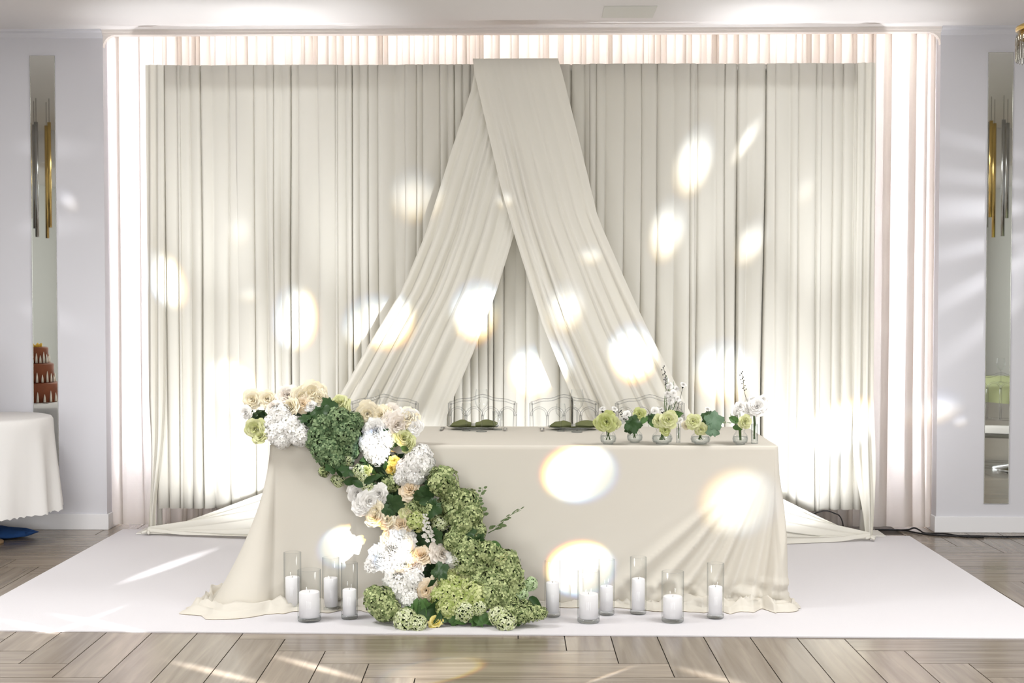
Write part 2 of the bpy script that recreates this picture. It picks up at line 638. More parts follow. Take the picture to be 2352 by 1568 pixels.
M['bud_dark'] = mat('dark_bud', (62, 64, 60), 0.7)

M['p_cream'] = petal('cream_petals', (238, 226, 194), (250, 243, 224), 0.12)
M['p_white'] = petal('white_petals', (240, 238, 233), (254, 252, 249), 0.1)
M['p_peach'] = petal('peach_petals', (242, 222, 188), (250, 238, 218))
M['p_blush'] = petal('blush_petals', (243, 233, 220), (252, 246, 239), 0.12)
M['p_pale'] = petal('pale_green_petals', (206, 210, 150), (232, 232, 190))
M['p_chart'] = petal('chartreuse_petals', (188, 196, 122), (220, 224, 166))
M['p_yellow'] = petal('yellow_petals', (226, 206, 96), (244, 234, 170))
M['h_green'] = petal('green_florets', (90, 108, 60), (202, 212, 154), 0.08)
M['h_deep'] = petal('deep_green_florets', (68, 94, 60), (150, 172, 126), 0.15)
M['h_lime'] = petal('lime_florets', (164, 180, 98), (226, 230, 172), 0.25)
M['h_white'] = petal('white_florets', (232, 230, 225), (250, 249, 246), 0.1)
M['h_mint'] = petal('mint_florets', (170, 200, 140), (220, 236, 196), 0.25)
M['h_snow'] = petal('pale_lime_florets', (196, 208, 146), (236, 240, 206), 0.25)
M['core_green'] = mat('floret_core', (40, 52, 28), 0.9)
M['core_white'] = mat('white_floret_core', (226, 223, 210), 0.9)
M['leaf_dark'] = petal('dark_leaf', (38, 62, 36), (66, 92, 54), 0.12, 0.4)
M['leaf_mid'] = petal('green_leaf', (66, 102, 54), (98, 130, 76), 0.2, 0.4)
M['leaf_blue'] = petal('blue_green_leaf', (84, 112, 88), (112, 138, 110), 0.15, 0.5)
M['leaf_grey'] = petal('grey_green_leaf', (104, 128, 84), (134, 152, 110), 0.2, 0.5)

# ------------------------------------------------------------------ setting
ZC = 3.135
WY = 8.62
NL, NR = -2.555, 2.655


def slab(name, x0, x1, y0, y1, z0, z1, m, parent=None, kind=True, bev=0):
    o = MB().box(x0, x1, y0, y1, z0, z1).build(name, m, parent, smooth=False)
    if bev:
        bevel(o, bev)
    if kind and not parent:
        structure(o)
    return o


floor = slab('floor', -7.2, 7.2, -5.2, 9.3, -0.12, -0.004, M['grout'])
slab('ceiling', -7.2, 7.2, -5.2, 8.62, ZC, ZC + 0.1, M['ceiling'])
ceiling = bpy.data.objects['ceiling']
slab('wall_back_left', -7.2, NL, WY, 9.3, -0.1, ZC, M['wall'])
slab('wall_back_right', NR, 7.2, WY, 9.3, -0.1, ZC, M['wall'])
slab('wall_back', NL, NR, 9.05, 9.3, -0.1, 3.4, M['wall'])
slab('ceiling_niche', NL - 0.05, NR + 0.05, 8.62, 9.3, 3.34, 3.44, M['ceiling'])
slab('wall_left', -7.3, -7.2, -5.2, 9.3, -0.1, ZC + 0.1, M['hall'])
slab('wall_right', 7.2, 7.3, -5.2, 9.3, -0.1, ZC + 0.1, M['hall'])
# front wall of the hall (behind the camera) with three openings added for the fill lamps
wf = MB()
xs = [-7.2, -4.7, -2.5, -1.1, 1.1, 2.5, 4.7, 7.2]
for i in range(7):
    if i % 2 == 0:
        wf.box(xs[i], xs[i + 1], -5.2, -5.0, 0, ZC)
    else:
        wf.box(xs[i], xs[i + 1], -5.2, -5.0, 0, 0.4)
        wf.box(xs[i], xs[i + 1], -5.2, -5.0, 2.7, ZC)
structure(wf.build('wall_front', M['hall'], smooth=False))
for k, wx in enumerate((-3.6, 0.0, 3.6)):  # unseen frames, added around the front fill lamps
    w = MB()
    for (a, b, c, d) in ((-1.1, -1.03, 0.4, 2.7), (1.03, 1.1, 0.4, 2.7), (-1.03, 1.03, 0.4, 0.47), (-1.03, 1.03, 2.63, 2.7), (-0.03, 0.03, 0.47, 2.63)):
        w.box(wx + a, wx + b, -5.12, -5.05, c, d)
    structure(w.build('window_%d' % (k + 1), M['trim'], smooth=False))
# a dropped beam across the hall, seen in the mirrors
slab('ceiling_beam', -7.2, 7.2, 3.0, 3.5, ZC - 0.32, ZC, M['ceiling'])
# header of the niche and its rounded coving
hd = MB()
hd.box(NL, NR, WY - 0.012, WY + 0.05, 3.104, ZC)
hd.box(NL - 0.03, NR + 0.03, WY - 0.022, WY - 0.010, ZC - 0.016, ZC)
structure(hd.build('trim_1', M['trim'], smooth=False))
for sx, x, nm in ((1, NL, 'trim_2'), (-1, NR, 'trim_3')):
    t = MB()
    pr = [(0, 0), (0.075, 0)] + [(0.075 * (1 - math.sin(a)), -0.075 * (1 - math.cos(a))) for a in [R(15 * k) for k in range(1, 7)]]
    vs_ = [(x + sx * a, WY + 0.001, 3.104 + b) for a, b in pr] + [(x + sx * a, WY + 0.04, 3.104 + b) for a, b in pr]
    n_ = len(pr)
    t.add(vs_, [tuple(range(n_)), tuple(range(2 * n_ - 1, n_ - 1, -1))] + [(i, (i + 1) % n_, n_ + (i + 1) % n_, n_ + i) for i in range(n_)])
    structure(t.build(nm, M['trim'], smooth=False))
# cornice under the ceiling on both piers
for nm, a, b in (('trim_4', -7.2, NL), ('trim_5', NR, 7.2)):
    t = MB()
    pr = [(0, 0), (-0.05, 0), (-0.045, -0.012), (-0.02, -0.02), (-0.008, -0.045), (0, -0.05)]
    n_ = len(pr)
    t.add([(a, WY + p, ZC + q) for p, q in pr] + [(b, WY + p, ZC + q) for p, q in pr],
          [tuple(range(n_)), tuple(range(2 * n_ - 1, n_ - 1, -1))] + [(i, (i + 1) % n_, n_ + (i + 1) % n_, n_ + i) for i in range(n_)])
    structure(t.build(nm, M['wall'], smooth=False))
# baseboards
for nm, a, b, c in (('baseboard_left', -7.2, NL + 0.012, NL), ('baseboard_right', NR - 0.012, 7.2, NR)):
    t = MB()
    t.box(a, b, WY - 0.014, WY, 0, 0.1)
    if c < 0:
        t.box(c, c + 0.012, WY, 9.05, 0, 0.1)
    else:
        t.box(c - 0.012, c, WY, 9.05, 0, 0.1)
    o = t.build(nm, M['base'], smooth=False)
    bevel(o, 0.003)
    structure(o)
# access hatch flush in the ceiling
hx = MB()
hx.box(0.545, 0.85, 7.96, 8.28, ZC - 0.006, ZC + 0.002)
o = hx.build('hatch', M['hatch'], ceiling, smooth=False)
bevel(o, 0.002)

# herringbone of wood-look planks, 0.2 x 1.2 m, each a part of the floor
W_, L_ = 0.2, 1.2
pm = MB().box(-L_ / 2 + 0.0022, L_ / 2 - 0.0022, -W_ / 2 + 0.0022, W_ / 2 - 0.0022, -0.008, 0.0).mesh('plank', M['plank'], False)
fa = R(1.15)
ca, sa = math.cos(fa), math.sin(fa)
ax, ay = -0.916, 5.85          # a corner of the pattern


def plank(x, y, rz):
    # x, y: centre in the pattern's frame
    dx, dy = x, y
    X, Y = ax + dx * ca - dy * sa, ay + dx * sa + dy * ca
    seen = -4.4 < X < 4.5 and 4.4 < Y < 9.1
    hidden = abs(X) < 1.75 and 6.7 < Y
    if seen and not hidden:
        link('plank', pm, floor, (X, Y, 0), (0, 0, rz + fa))


y0_ = -W_ - L_
for k in range(-7, 9):
    for i in range(-70, 71):
        bx = i * W_ + k * (L_ + W_)
        by = y0_ - i * W_ + k * (L_ - W_)
        plank(bx + W_ / 2, by + L_ / 2, math.pi / 2)
        plank(bx + W_ + L_ / 2, by + L_ - W_ / 2, 0)

# the rest of the hall floor, seen only in the mirrors
rest = MB()
rest.box(-7.2, 7.2, -5.2, 4.45, -0.008, -0.0015)
rest.build('far_flooring', M['plank'], floor, smooth=False)

# ------------------------------------------------------------------ white rug
rg = MB()
q = [(-2.46, 5.96), (2.455, 5.90), (2.445, 8.45), (-2.45, 8.60)]
n_ = 40
rows = []
for j in range(2):
    rows.append([(lerp(lerp(q[0][0], q[1][0], i / n_), lerp(q[3][0], q[2][0], i / n_), j),
                  lerp(lerp(q[0][1], q[1][1], i / n_), lerp(q[3][1], q[2][1], i / n_), j), 0.006) for i in range(n_ + 1)])
low = [[(x, y, 0.0005) for x, y, z in r] for r in rows]
rg.grid([low[0], rows[0], rows[1], low[1], low[0]])
rg.add([rows[0][0], rows[1][0], low[1][0], low[0][0]], [(0, 1, 2, 3)])
rg.add([rows[0][-1], rows[1][-1], low[1][-1], low[0][-1]], [(3, 2, 1, 0)])
o = rg.build('rug', M['rug'], smooth=False)
tag(o, 'large white flat rug under the whole table setting', 'rug')


# ------------------------------------------------------------------ curtains
def pleats(x0, x1, wmin, wmax, depth, r, lap=0.0):
    """plan line of a pleated cloth: (x, y) points, y is 0 at the front and grows backwards"""
    pts = []
    x = x0
    while x < x1 - 1e-4:
        w = min(r.uniform(wmin, wmax), x1 - x)
        d = depth * r.uniform(0.45, 1.2)
        prof = [(0.0, 1.0), (0.04, 0.45), (0.12, 0.08), (0.3, 0.0), (0.6, 0.16), (0.85, 0.5), (0.97, 0.85)]
        if lap:
            l = lap * r.uniform(0.2, 1.6)
            prof = [(0, 0.2), (0.25, 0.0), (0.6, 0.1), (1.0, 0.3)]
            pts += [(x + t * w, v * d) for t, v in prof]
            pts += [(x + w - l * 0.5, 0.6 * d), (x + w - l, 0.9 * d), (x + w - l * 0.4, 1.1 * d)]
        else:
            if r.random() < 0.22:
                prof = [(0, 2.6), (0.05, 2.2), (0.14, 0.5), (0.24, 0.06)] + prof[3:]
            if r.random() < 0.4:
                prof = [(1 - t, v) for t, v in reversed(prof)]
            pts += [(x + t * w, v * d) for t, v in prof]
        x += w
    pts.append((x1, depth * 0.6))
    return pts


def curtain(x0, x1, y, z0, z1, wmin, wmax, depth, seed, lap=0.0, rows=14, drift=0.008, grow=1.5):
    r = random.Random(seed)
    pl = pleats(x0, x1, wmin, wmax, depth, r, lap)
    out = []
    for j in range(rows + 1):
        t = j / rows
        z = z1 + (z0 - z1) * t
        g = lerp(0.55, grow, smooth(0, 0.8, t))
        row = []
        for (x, d) in pl:
            e = smooth(0, 0.06, x - x0) * smooth(0, 0.06, x1 - x)
            n1 = noise.noise((x * 4.0, z * 0.5, seed))
            n2 = noise.noise((x * 9.0, z * 0.8, seed + 5))
            row.append((x + drift * n1 * t * 2 * e, y + d * g + 0.012 * n2 * t - 0.03 * t * e * 0, z))
        out.append(row)
    return out


# sheers: the white curtain that fills the lit niche
sh = empty('sheer_curtain', (0, 8.73, 0))
xs = [NL + 0.005, -2.2, -1.3, 0.0, 1.3, 2.28, NR - 0.005]
SHW = [(0.07, 0.16), (0.02, 0.075), (0.02, 0.07), (0.02, 0.07), (0.02, 0.08), (0.07, 0.16)]
SHL = [0.03, 0.022, 0.02, 0.02, 0.024, 0.03]
for i in range(6):
    m = MB()
    m.grid([[(x, y - 8.73, z) for x, y, z in r] for r in curtain(xs[i], xs[i + 1], 8.70, 0.02, 3.30, *SHW[i], 0.035, 31 + i, SHL[i], 10, 0.01, 1.1)])
    m.build('curtain_panel', M['sheer'], sh)
MB().box(NL + 0.01, NR - 0.01, -0.02, 0.02, 3.295, 3.325).build('curtain_rail', M['trim'], sh, smooth=False)
tag(sh, 'white sheer curtain lit from behind, filling the wall niche', 'curtain')

# the free-standing draped backdrop
BX0, BX1, BZ = -2.232, 2.208, 2.885
bd = empty('draped_backdrop', (0, 8.45, 0))
cuts = [-2.17] + [-2.034, -1.674, -1.070, -0.636, 0.032, 0.493, 1.109, 1.618, 1.878] + [2.15]
for i in range(len(cuts) - 1):
    m = MB()
    ov = 0.012
    m.grid([[(x, y - 8.45, z) for x, y, z in r] for r in
            curtain(cuts[i] - ov, cuts[i + 1] + ov, 8.43 + 0.012 * (i % 2), 0.16 + 0.012 * rng.random(), BZ, 0.035, 0.12, 0.030, 60 + i, 0, 16, 0.02, 1.5)])
    o = m.build('drape_panel', M['drape'], bd)
    so = o.modifiers.new('solid', 'SOLIDIFY')
    so.thickness = 0.0015
# end folds, drawn in and tied at the feet of the frame
for sx, xa, xb, tx, ty in ((-1, -2.232, -2.12, -2.215, -0.03), (1, 2.10, 2.208, 2.175, -0.10)):
    m = MB()
    rows = []
    for j in range(25):
        t = j / 24
        z = lerp(BZ, 0.015, t)
        g = smooth(0.78, 1.0, t)
        row = []
        for i in range(15):
            u = i / 14
            x = lerp(xa, xb, u)
            yy = -0.03 + 0.016 * math.sin(u * 15 + t * 2) * (0.5 + t)
            cx = tx + (u - 0.5) * 0.045
            bul = math.sin(min(1, max(0, (t - 0.72) / 0.28)) * math.pi) * 0.05 * (0.5 - u) * 2 * (-sx)
            row.append((lerp(x, cx, g) + bul * 0.3, lerp(yy, ty + 0.02 * math.sin(u * 9), g), z))
        rows.append(row)
    m.grid(rows)
    m.build('end_fold', M['drape'], bd)
m = MB()
m.tube([(-2.2, 0.03, BZ - 0.02), (2.18, 0.03, BZ - 0.02)], 0.017, 10)
m.build('crossbar', M['pole'], bd)
for x in (-2.19, 2.17):
    MB().tube([(x, 0.055, 0.01), (x, 0.055, BZ)], 0.018, 10).build('post', M['pole'], bd)
    MB().box(x - 0.12, x + 0.12, -0.04, 0.16, 0.0075, 0.014).build('base_plate', M['pole'], bd, smooth=False)
tag(bd, 'wide cream pleated backdrop behind the white clothed head table', 'backdrop')


# crossed swags over the top of the backdrop
def swag(name, left, right, ytop, ybot, seed, npl, label, tail):
    r = random.Random(seed)
    root = empty(name, (0, 8.40, 0))
    nu, nv = 64, 30
    ph = []
    u = 0.0
    while u < 1:
        w = r.uniform(0.035, 0.15)
        ph.append((u, w, r.uniform(0.4, 1.25), r.choice((0, 1))))
        u += w

    def prof(u):
        for (a, w, d, fl) in ph:
            if a <= u <= a + w:
                t = (u - a) / w
                t = 1 - t if fl else t
                return d * (t ** 0.35 * (1 - t) ** 0.9 * 1.6)
        return 0
    zt = left[0][1]
    rows = []
    for u_ in (0,):
        pass
    # the fold over the crossbar
    rows.append([(lerp(left[0][0], right[0][0], i / nu), 0.10, zt - 0.10) for i in range(nu + 1)])
    rows.append([(lerp(left[0][0], right[0][0], i / nu), 0.075, zt - 0.006) for i in range(nu + 1)])
    rows.append([(lerp(left[0][0], right[0][0], i / nu), 0.04, zt) for i in range(nu + 1)])
    zb = left[-1][1]
    for j in range(nv + 1):
        t = j / nv
        z = lerp(zt - 0.008, zb, t)
        xl = pw(-z, [(-b, a) for a, b in left])
        xr = pw(-z, [(-b, a) for a, b in right])
        amp = lerp(0.010, 0.085, smooth(0.0, 0.75, t)) * (1.0 if t > 0 else 0.3)
        row = []
        for i in range(nu + 1):
            u = i / nu
            y = lerp(ytop, ybot, t)
            uu = min(0.999, max(0.001, u + 0.02 * noise.noise((t * 2, u * 3, seed))))
            row.append((lerp(xl, xr, u), y - amp * prof(uu), z + 0.0 * u))
        rows.append(row)
    m = MB()
    m.grid(rows)
    m.build('drape', M['swag'], root)
    # the tail, drawn sideways along the floor to the foot of the frame
    tp, a0, a1, zz = tail
    m = MB()
    rows = []
    for j in range(19):
        t = j / 18
        row = []
        for i in range(33):
            u = i / 32
            e = Vector((lerp(a0[0], a1[0], u), lerp(a0[1], a1[1], u), lerp(a0[2], a1[2], u)))
            k = Vector(tp) + Vector((0, 0.02 * (u - 0.5), 0.02 * math.sin(u * 12) + 0.02))
            p = k.lerp(e, t)
            p.z = max(0.012, p.z - zz * math.sin(t * math.pi) * (1 - u * 0.2)) + (0.016 * math.sin(u * 30 + 3 * noise.noise((t, u * 4, seed))) + 0.01) * (0.3 + 0.7 * t)
            p.y += -0.02 * math.cos(u * 30 + 1) * t
            row.append((p.x, p.y - 8.40, max(0.010, p.z)))
        rows.append(row)
    m.grid(rows)
    m.build('tail', M['swag'], root)
    m = MB()
    for k in range(4):
        a = k * 1.6 + 0.4
        m.tube([Vector(tp) - Vector((0, 8.40, -0.02)), Vector(tp) - Vector((0, 8.40, -0.02)) + Vector((0.035 * math.cos(a), 0.03 * math.sin(a) - 0.02, -0.002 * k))], [0.014, 0.007], 7)
    m.build('knot', M['swag'], root)
    tag(root, label, 'drape')
    return root


swag('crossing_drape', [(-0.218, 2.905), (-0.221, 2.764), (-0.355, 2.347), (-0.506, 1.855), (-0.643, 1.526), (-0.850, 1.183), (-1.064, 0.800), (-1.10, 0.35), (-1.2, 0.1)],
     [(0.204, 2.903), (0.191, 2.763), (0.141, 2.346), (0.026, 1.854), (-0.077, 1.515), (-0.217, 1.144), (-0.354, 0.827), (-0.52, 0.35), (-0.6, 0.1)],
     -0.045, -0.17, 5, 9, 'ivory drape running from the top centre down to the left, passing under the other drape',
     ((-2.229, 8.387, 0.010), (-0.85, 8.10, 0.012), (-0.95, 8.28, 0.50), 0.03))
swag('crossing_drape', [(-0.226, 2.906), (-0.219, 2.828), (-0.141, 2.490), (-0.057, 2.126), (0.024, 1.844), (0.194, 1.303), (0.325, 0.981), (0.394, 0.818), (0.62, 0.35), (0.7, 0.1)],
     [(0.284, 2.904), (0.308, 2.826), (0.399, 2.463), (0.525, 1.943), (0.706, 1.526), (0.816, 1.288), (0.964, 0.997), (1.056, 0.819), (1.28, 0.35), (1.35, 0.1)],
     -0.085, -0.21, 9, 10, 'wide ivory drape running from the top centre down to the right, lying on top',
     ((2.161, 8.273, 0.010), (1.10, 8.02, 0.012), (1.20, 8.22, 0.50), 0.03))

# ------------------------------------------------------------------ head table and its cloth
TX0, TX1, TY0, TY1, TZ = -1.11, 1.305, 6.50, 7.48, 0.765
ht = empty('head_table', ((TX0 + TX1) / 2, (TY0 + TY1) / 2, 0))
hx_, hy_ = (TX1 - TX0) / 2 - 0.02, (TY1 - TY0) / 2 - 0.02
o = MB().box(-hx_, hx_, -hy_, hy_, TZ - 0.035, TZ - 0.006).build('tabletop', M['wood'], ht, smooth=False)
for sx in (-1, 1):
    for sy in (-1, 1):
        MB().tube([(sx * (hx_ - 0.15), sy * (hy_ - 0.1), 0.007), (sx * (hx_ - 0.15), sy * (hy_ - 0.1), TZ - 0.035)], 0.02, 8).build('leg', M['steel'], ht)
tag(ht, 'long folding banquet table hidden under the cream tablecloth', 'table')

per = []
cr = 0.03
corners = [((TX0 + cr, TY0 + cr), 180, 270), ((TX1 - cr, TY0 + cr), 270, 360), ((TX1 - cr, TY1 - cr), 0, 90), ((TX0 + cr, TY1 - cr), 90, 180)]
segs = [300, 70, 60, 70]
for k, ((cx, cy_), a0, a1) in enumerate(corners):
    for i in range(21):
        a = R(lerp(a0, a1, i / 20))
        per.append((cx + cr * math.cos(a), cy_ + cr * math.sin(a), math.cos(a), math.sin(a)))
    nx = corners[(k + 1) % 4]
    a = R(a1)
    p0 = (cx + cr * math.cos(a), cy_ + cr * math.sin(a))
    b = R(nx[1])
    p1 = (nx[0][0] + cr * math.cos(b), nx[0][1] + cr * math.sin(b))
    for i in range(1, segs[k]):
        t = i / segs[k]
        per.append((lerp(p0[0], p1[0], t), lerp(p0[1], p1[1], t), math.cos(a), math.sin(a)))


def flare(x, y, nx, ny):
    f = 0
    f += max(0, -ny) * pw(x, [(-1.11, 0.09), (-0.7, 0.05), (0.2, 0.03), (0.9, 0.03), (1.3, 0.03)])
    f += max(0, -nx) * pw(y, [(6.5, 0.24), (7.0, 0.20), (7.5, 0.15)])
    f += max(0, nx) * 0.045 + max(0, ny) * 0.05
    return f


def pool(x, y, nx, ny):
    f = max(0, -ny) * pw(x, [(-1.11, 0.12), (-0.85, 0.11), (-0.4, 0.10), (0.0, 0.03), (0.5, 0.03), (0.75, 0.06), (1.05, 0.10), (1.3, 0.05)])
    f += max(0, -nx) * 0.07 + max(0, nx) * 0.02 + max(0, ny) * 0.02
    return f


def ridged(x):
    return 1 - abs(2 * (x - math.floor(x)) - 1)


def folds(x, y, nx, ny, v):
    z = TZ * (1 - v)
    d = 0.006 * noise.noise((x * 2.2, y * 2.2, v * 0.6)) * v
    if ny < -0.3 and x > -0.2:
        # folds fanning out of the right front corner
        dx, dz = TX1 - x + 0.01, TZ + 0.03 - z
        th = math.atan2(dx, dz)
        rr = math.hypot(dx, dz)
        amp = 0.062 * smooth(0.08, 0.75, rr) * (1 - smooth(0.62, 0.98, th))
        w = 8.0 * th + 0.3 * noise.noise((th * 2, rr * 1.5, 3))
        d += amp * ridged(w) ** 1.3 * (0.7 + 0.3 * math.sin(math.floor(w) * 2.3 + 1)) - amp * 0.15
    if ny < -0.3 and x > 0.45:
        # bunched cloth above the hem
        kk = smooth(0.45, 0.75, x) * smooth(0.80, 0.93, v)
        d += kk * (0.07 * max(0, noise.noise((x * 9, v * 16, 3))) + 0.03 * noise.noise((x * 20, v * 30, 5)))
    if nx > 0.3:
        d += 0.03 * v * ridged(y * 5.0 + 0.3 * v)
    if nx < -0.3 or (ny < -0.3 and x < -0.7):
        s = (y - TY0) if nx < -0.3 else -(x - TX0)
        d += 0.028 * v * v * math.sin(s * 14 + 0.6) * (1 if nx < -0.3 else smooth(-0.55, -0.95, x) if False else max(0, min(1, (-0.6 - x) / 0.4)))
    if ny > 0.3:
        d += 0.02 * v * math.sin(x * 14)
    return d


m = MB()
rows = [[(x - nx * 0.012, y - ny * 0.012, TZ) for x, y, nx, ny in per],
        [(x - nx * 0.004, y - ny * 0.004, TZ - 0.0015) for x, y, nx, ny in per]]
for j in range(49):
    v = j / 48
    row = []
    for (x, y, nx, ny) in per:
        out = flare(x, y, nx, ny) * v ** 1.7 + folds(x, y, nx, ny, v)
        row.append((x + nx * out, y + ny * out, lerp(TZ - 0.006, 0.022, v)))
    rows.append(row)
for j in range(1, 13):
    w = j / 12
    row = []
    for i, (x, y, nx, ny) in enumerate(per):
        p = pool(x, y, nx, ny)
        s = (x + nx * 0.25) * 1.0 + (y + ny * 0.25) * 1.3 - nx * 0.3
        k_ = min(1, p / 0.07)
        out = flare(x, y, nx, ny) + folds(x, y, nx, ny, 1) + p * w * (1 + 0.55 * noise.noise((s * 6, 1.5, 0)) + 0.3 * noise.noise((s * 19, 4.5, 0)))
        q1 = 1 - abs(2 * noise.noise((s * 5 + w * 1.6, w * 2.2, 2)))
        q2 = 1 - abs(2 * noise.noise((s * 12 - w * 2.5, w * 3.5, 9)))
        zz = 0.012 + k_ * (0.075 * q1 ** 2 * math.sin(math.pi * min(1, w * 0.9 + 0.1)) + 0.024 * q2) * (1 - 0.55 * w)
        out += k_ * 0.02 * noise.noise((s * 9, w * 3, 6))
        row.append((x + nx * out, y + ny * out, max(0.009, lerp(zz, 0.009, w ** 3))))
    rows.append(row)
m.grid(rows, close=True)
m.add(rows[0], [tuple(range(len(per)))])
tc_ = m.build('tablecloth', M['cloth'])
tag(tc_, 'long cream tablecloth falling to the rug over the head table', 'tablecloth')

# ------------------------------------------------------------------ flower meshes (unit radius, facing +Z)
FL = {}


def rose_mesh(name, material, n=26, ruffle=0.05, seed=1, opened=1.0):
    r = random.Random(seed)
    m = MB()
    for i in range(n):
        t = (i + 0.5) / n
        phi = i * 2.39996 + r.uniform(-0.2, 0.2)
        rin = 0.04 + 0.24 * t
        rout = 0.10 + 0.88 * t ** 0.9 * opened
        h1 = 0.62 * (1 - 0.55 * t ** 1.3)
        h0 = -0.10 - 0.25 * t
        spread = lerp(1.5, 0.75, t)
        rows = []
        k1 = r.uniform(0, 6)
        for qi in range(5):
            qv = qi / 4
            row = []
            for si in range(6):
                s = si / 5 * 2 - 1
                rr = rin + (rout - rin) * qv ** 1.4
                curl = smooth(0.65, 1.0, qv) * (0.10 + 0.18 * t)
                hh = lerp(h0, h1, qv ** 0.8) - curl * 0.9 * t - 0.16 * s * s * qv * (0.3 + t)
                hh += ruffle * math.sin(s * 5 + k1) * qv
                rr += curl * 0.35 - 0.10 * s * s * qv * t + ruffle * 0.7 * math.cos(s * 7 + k1) * qv
                a = phi + s * spread * (1 - 0.35 * (qv - 0.6) ** 2 - 0.25 * smooth(0.75, 1, qv))
                row.append((rr * math.cos(a), rr * math.sin(a), hh))
            rows.append(row)
        m.grid(rows)
    return m.mesh(name, material)


def floret_ball(name, mats, n=120, fsize=0.26, seed=1, cut=-0.55, core=0.84, npet=4, lump=0.10):
    r = random.Random(seed)
    m = MB()
    for i in range(n):
        z = 1 - (1 - cut) * (i + 0.5) / n
        a = i * 2.39996
        rr = math.sqrt(max(0, 1 - z * z))
        d = Vector((rr * math.cos(a), rr * math.sin(a), z))
        d = (d + Vector((r.uniform(-1, 1), r.uniform(-1, 1), r.uniform(-1, 1))) * 0.06).normalized()
        c = d * (1 + lump * noise.noise(d * 2.2 + Vector((seed, 0, 0))) + r.uniform(-0.05, 0.04))
        nrm = (d + Vector((r.uniform(-1, 1), r.uniform(-1, 1), r.uniform(-1, 1))) * 0.42).normalized()
        qm = nrm.to_track_quat('Z', 'Y').to_matrix()
        rot = r.uniform(0, 6.28)
        s = fsize * r.uniform(0.8, 1.15)
        for k in range(npet):
            b = rot + k * 2 * math.pi / npet
            e = Vector((math.cos(b), math.sin(b), 0))
            p = Vector((-e.y, e.x, 0))
            up = Vector((0, 0, 1))
            loc = [up * -0.02 * s, e * 0.5 * s + p * 0.40 * s + up * 0.12 * s, e * 0.95 * s + p * 0.16 * s + up * 0.02 * s,
                   e * 0.95 * s - p * 0.16 * s + up * 0.02 * s, e * 0.5 * s - p * 0.40 * s + up * 0.12 * s]
            m.add([c + qm @ l for l in loc], [(0, 1, 2, 3, 4)])
    cv, cf = [], []
    for j in range(9):
        th = math.pi * j / 8
        for i in range(14):
            a = 2 * math.pi * i / 14
            dd = Vector((math.sin(th) * math.cos(a), math.sin(th) * math.sin(a), math.cos(th)))
            cv.append(dd * core * (1 + lump * noise.noise(dd * 2.2 + Vector((seed, 0, 0)))))
    for j in range(8):
        for i in range(14):
            k = (i + 1) % 14
            cf.append((j * 14 + i, (j + 1) * 14 + i, (j + 1) * 14 + k, j * 14 + k))
    m.add(cv, cf, 1)
    return m.mesh(name, mats)


def leaf_mesh(name, material, kind='ovate', seed=1):
    r = random.Random(seed)
    m = MB()
    if kind == 'ovate':
        rows = []
        for j in range(9):
            t = j / 8
            w = 0.52 * math.sin(math.pi * t ** 0.75) ** 0.9 + 0.01
            row = []
            for i in range(5):
                s = i / 4 * 2 - 1
                row.append((s * w, t * 2 - 1, 0.16 * abs(s) * w * 2 - 0.35 * (t - 0.4) ** 2 + 0.03 * math.sin(t * 12) * abs(s)))
            rows.append(row)
        m.grid(rows)
    else:
        n = 40
        ring0 = [(0, -0.25, 0)] * 1
        vs = [(0, -0.3, -0.05)]
        for k, fr in enumerate((0.5, 1.0)):
            for i in range(n):
                a = 2 * math.pi * i / n - math.pi / 2
                rr = fr * (0.86 + 0.13 * math.cos(5 * (a + math.pi / 2)) + 0.05 * math.cos(17 * a))
                if abs(a + math.pi / 2) < 0.3 or abs(a - 1.5 * math.pi) < 0.3:
                    rr *= 0.6
                vs.append((rr * math.cos(a), rr * math.sin(a), (0.06 if k == 0 else -0.06 + 0.07 * math.cos(5 * a))))
        fs = [(0, 1 + i, 1 + (i + 1) % n) for i in range(n)]
        fs += [(1 + i, 1 + n + i, 1 + n + (i + 1) % n, 1 + (i + 1) % n) for i in range(n)]
        m.add(vs, fs)
    return m.mesh(name, material)


def spike_mesh(name, mats, seed=1, n=26):
    """small florets up a stem; height 2, base at -1"""
    r = random.Random(seed)
    m = MB()
    m.tube([(0, 0, -1), (0.03, 0, 0), (0, 0.02, 1)], [0.03, 0.025, 0.012], 5, 1)
    for i in range(n):
        t = i / n
        a = i * 2.4
        w = 0.28 * (1 - t * 0.75)
        c = Vector((w * math.cos(a), w * math.sin(a), -0.8 + 1.8 * t))
        for k in range(5):
            b = k * 1.2566 + i
            s = 0.16 * (1 - 0.5 * t)
            e = Vector((math.cos(b), -0.3, math.sin(b))) * s
            p = Vector((-math.sin(b), 0, math.cos(b))) * s * 0.5
            m.add([c, c + e * 0.6 + p, c + e, c + e * 0.6 - p], [(0, 1, 2, 3)])
    return m.mesh(name, mats)


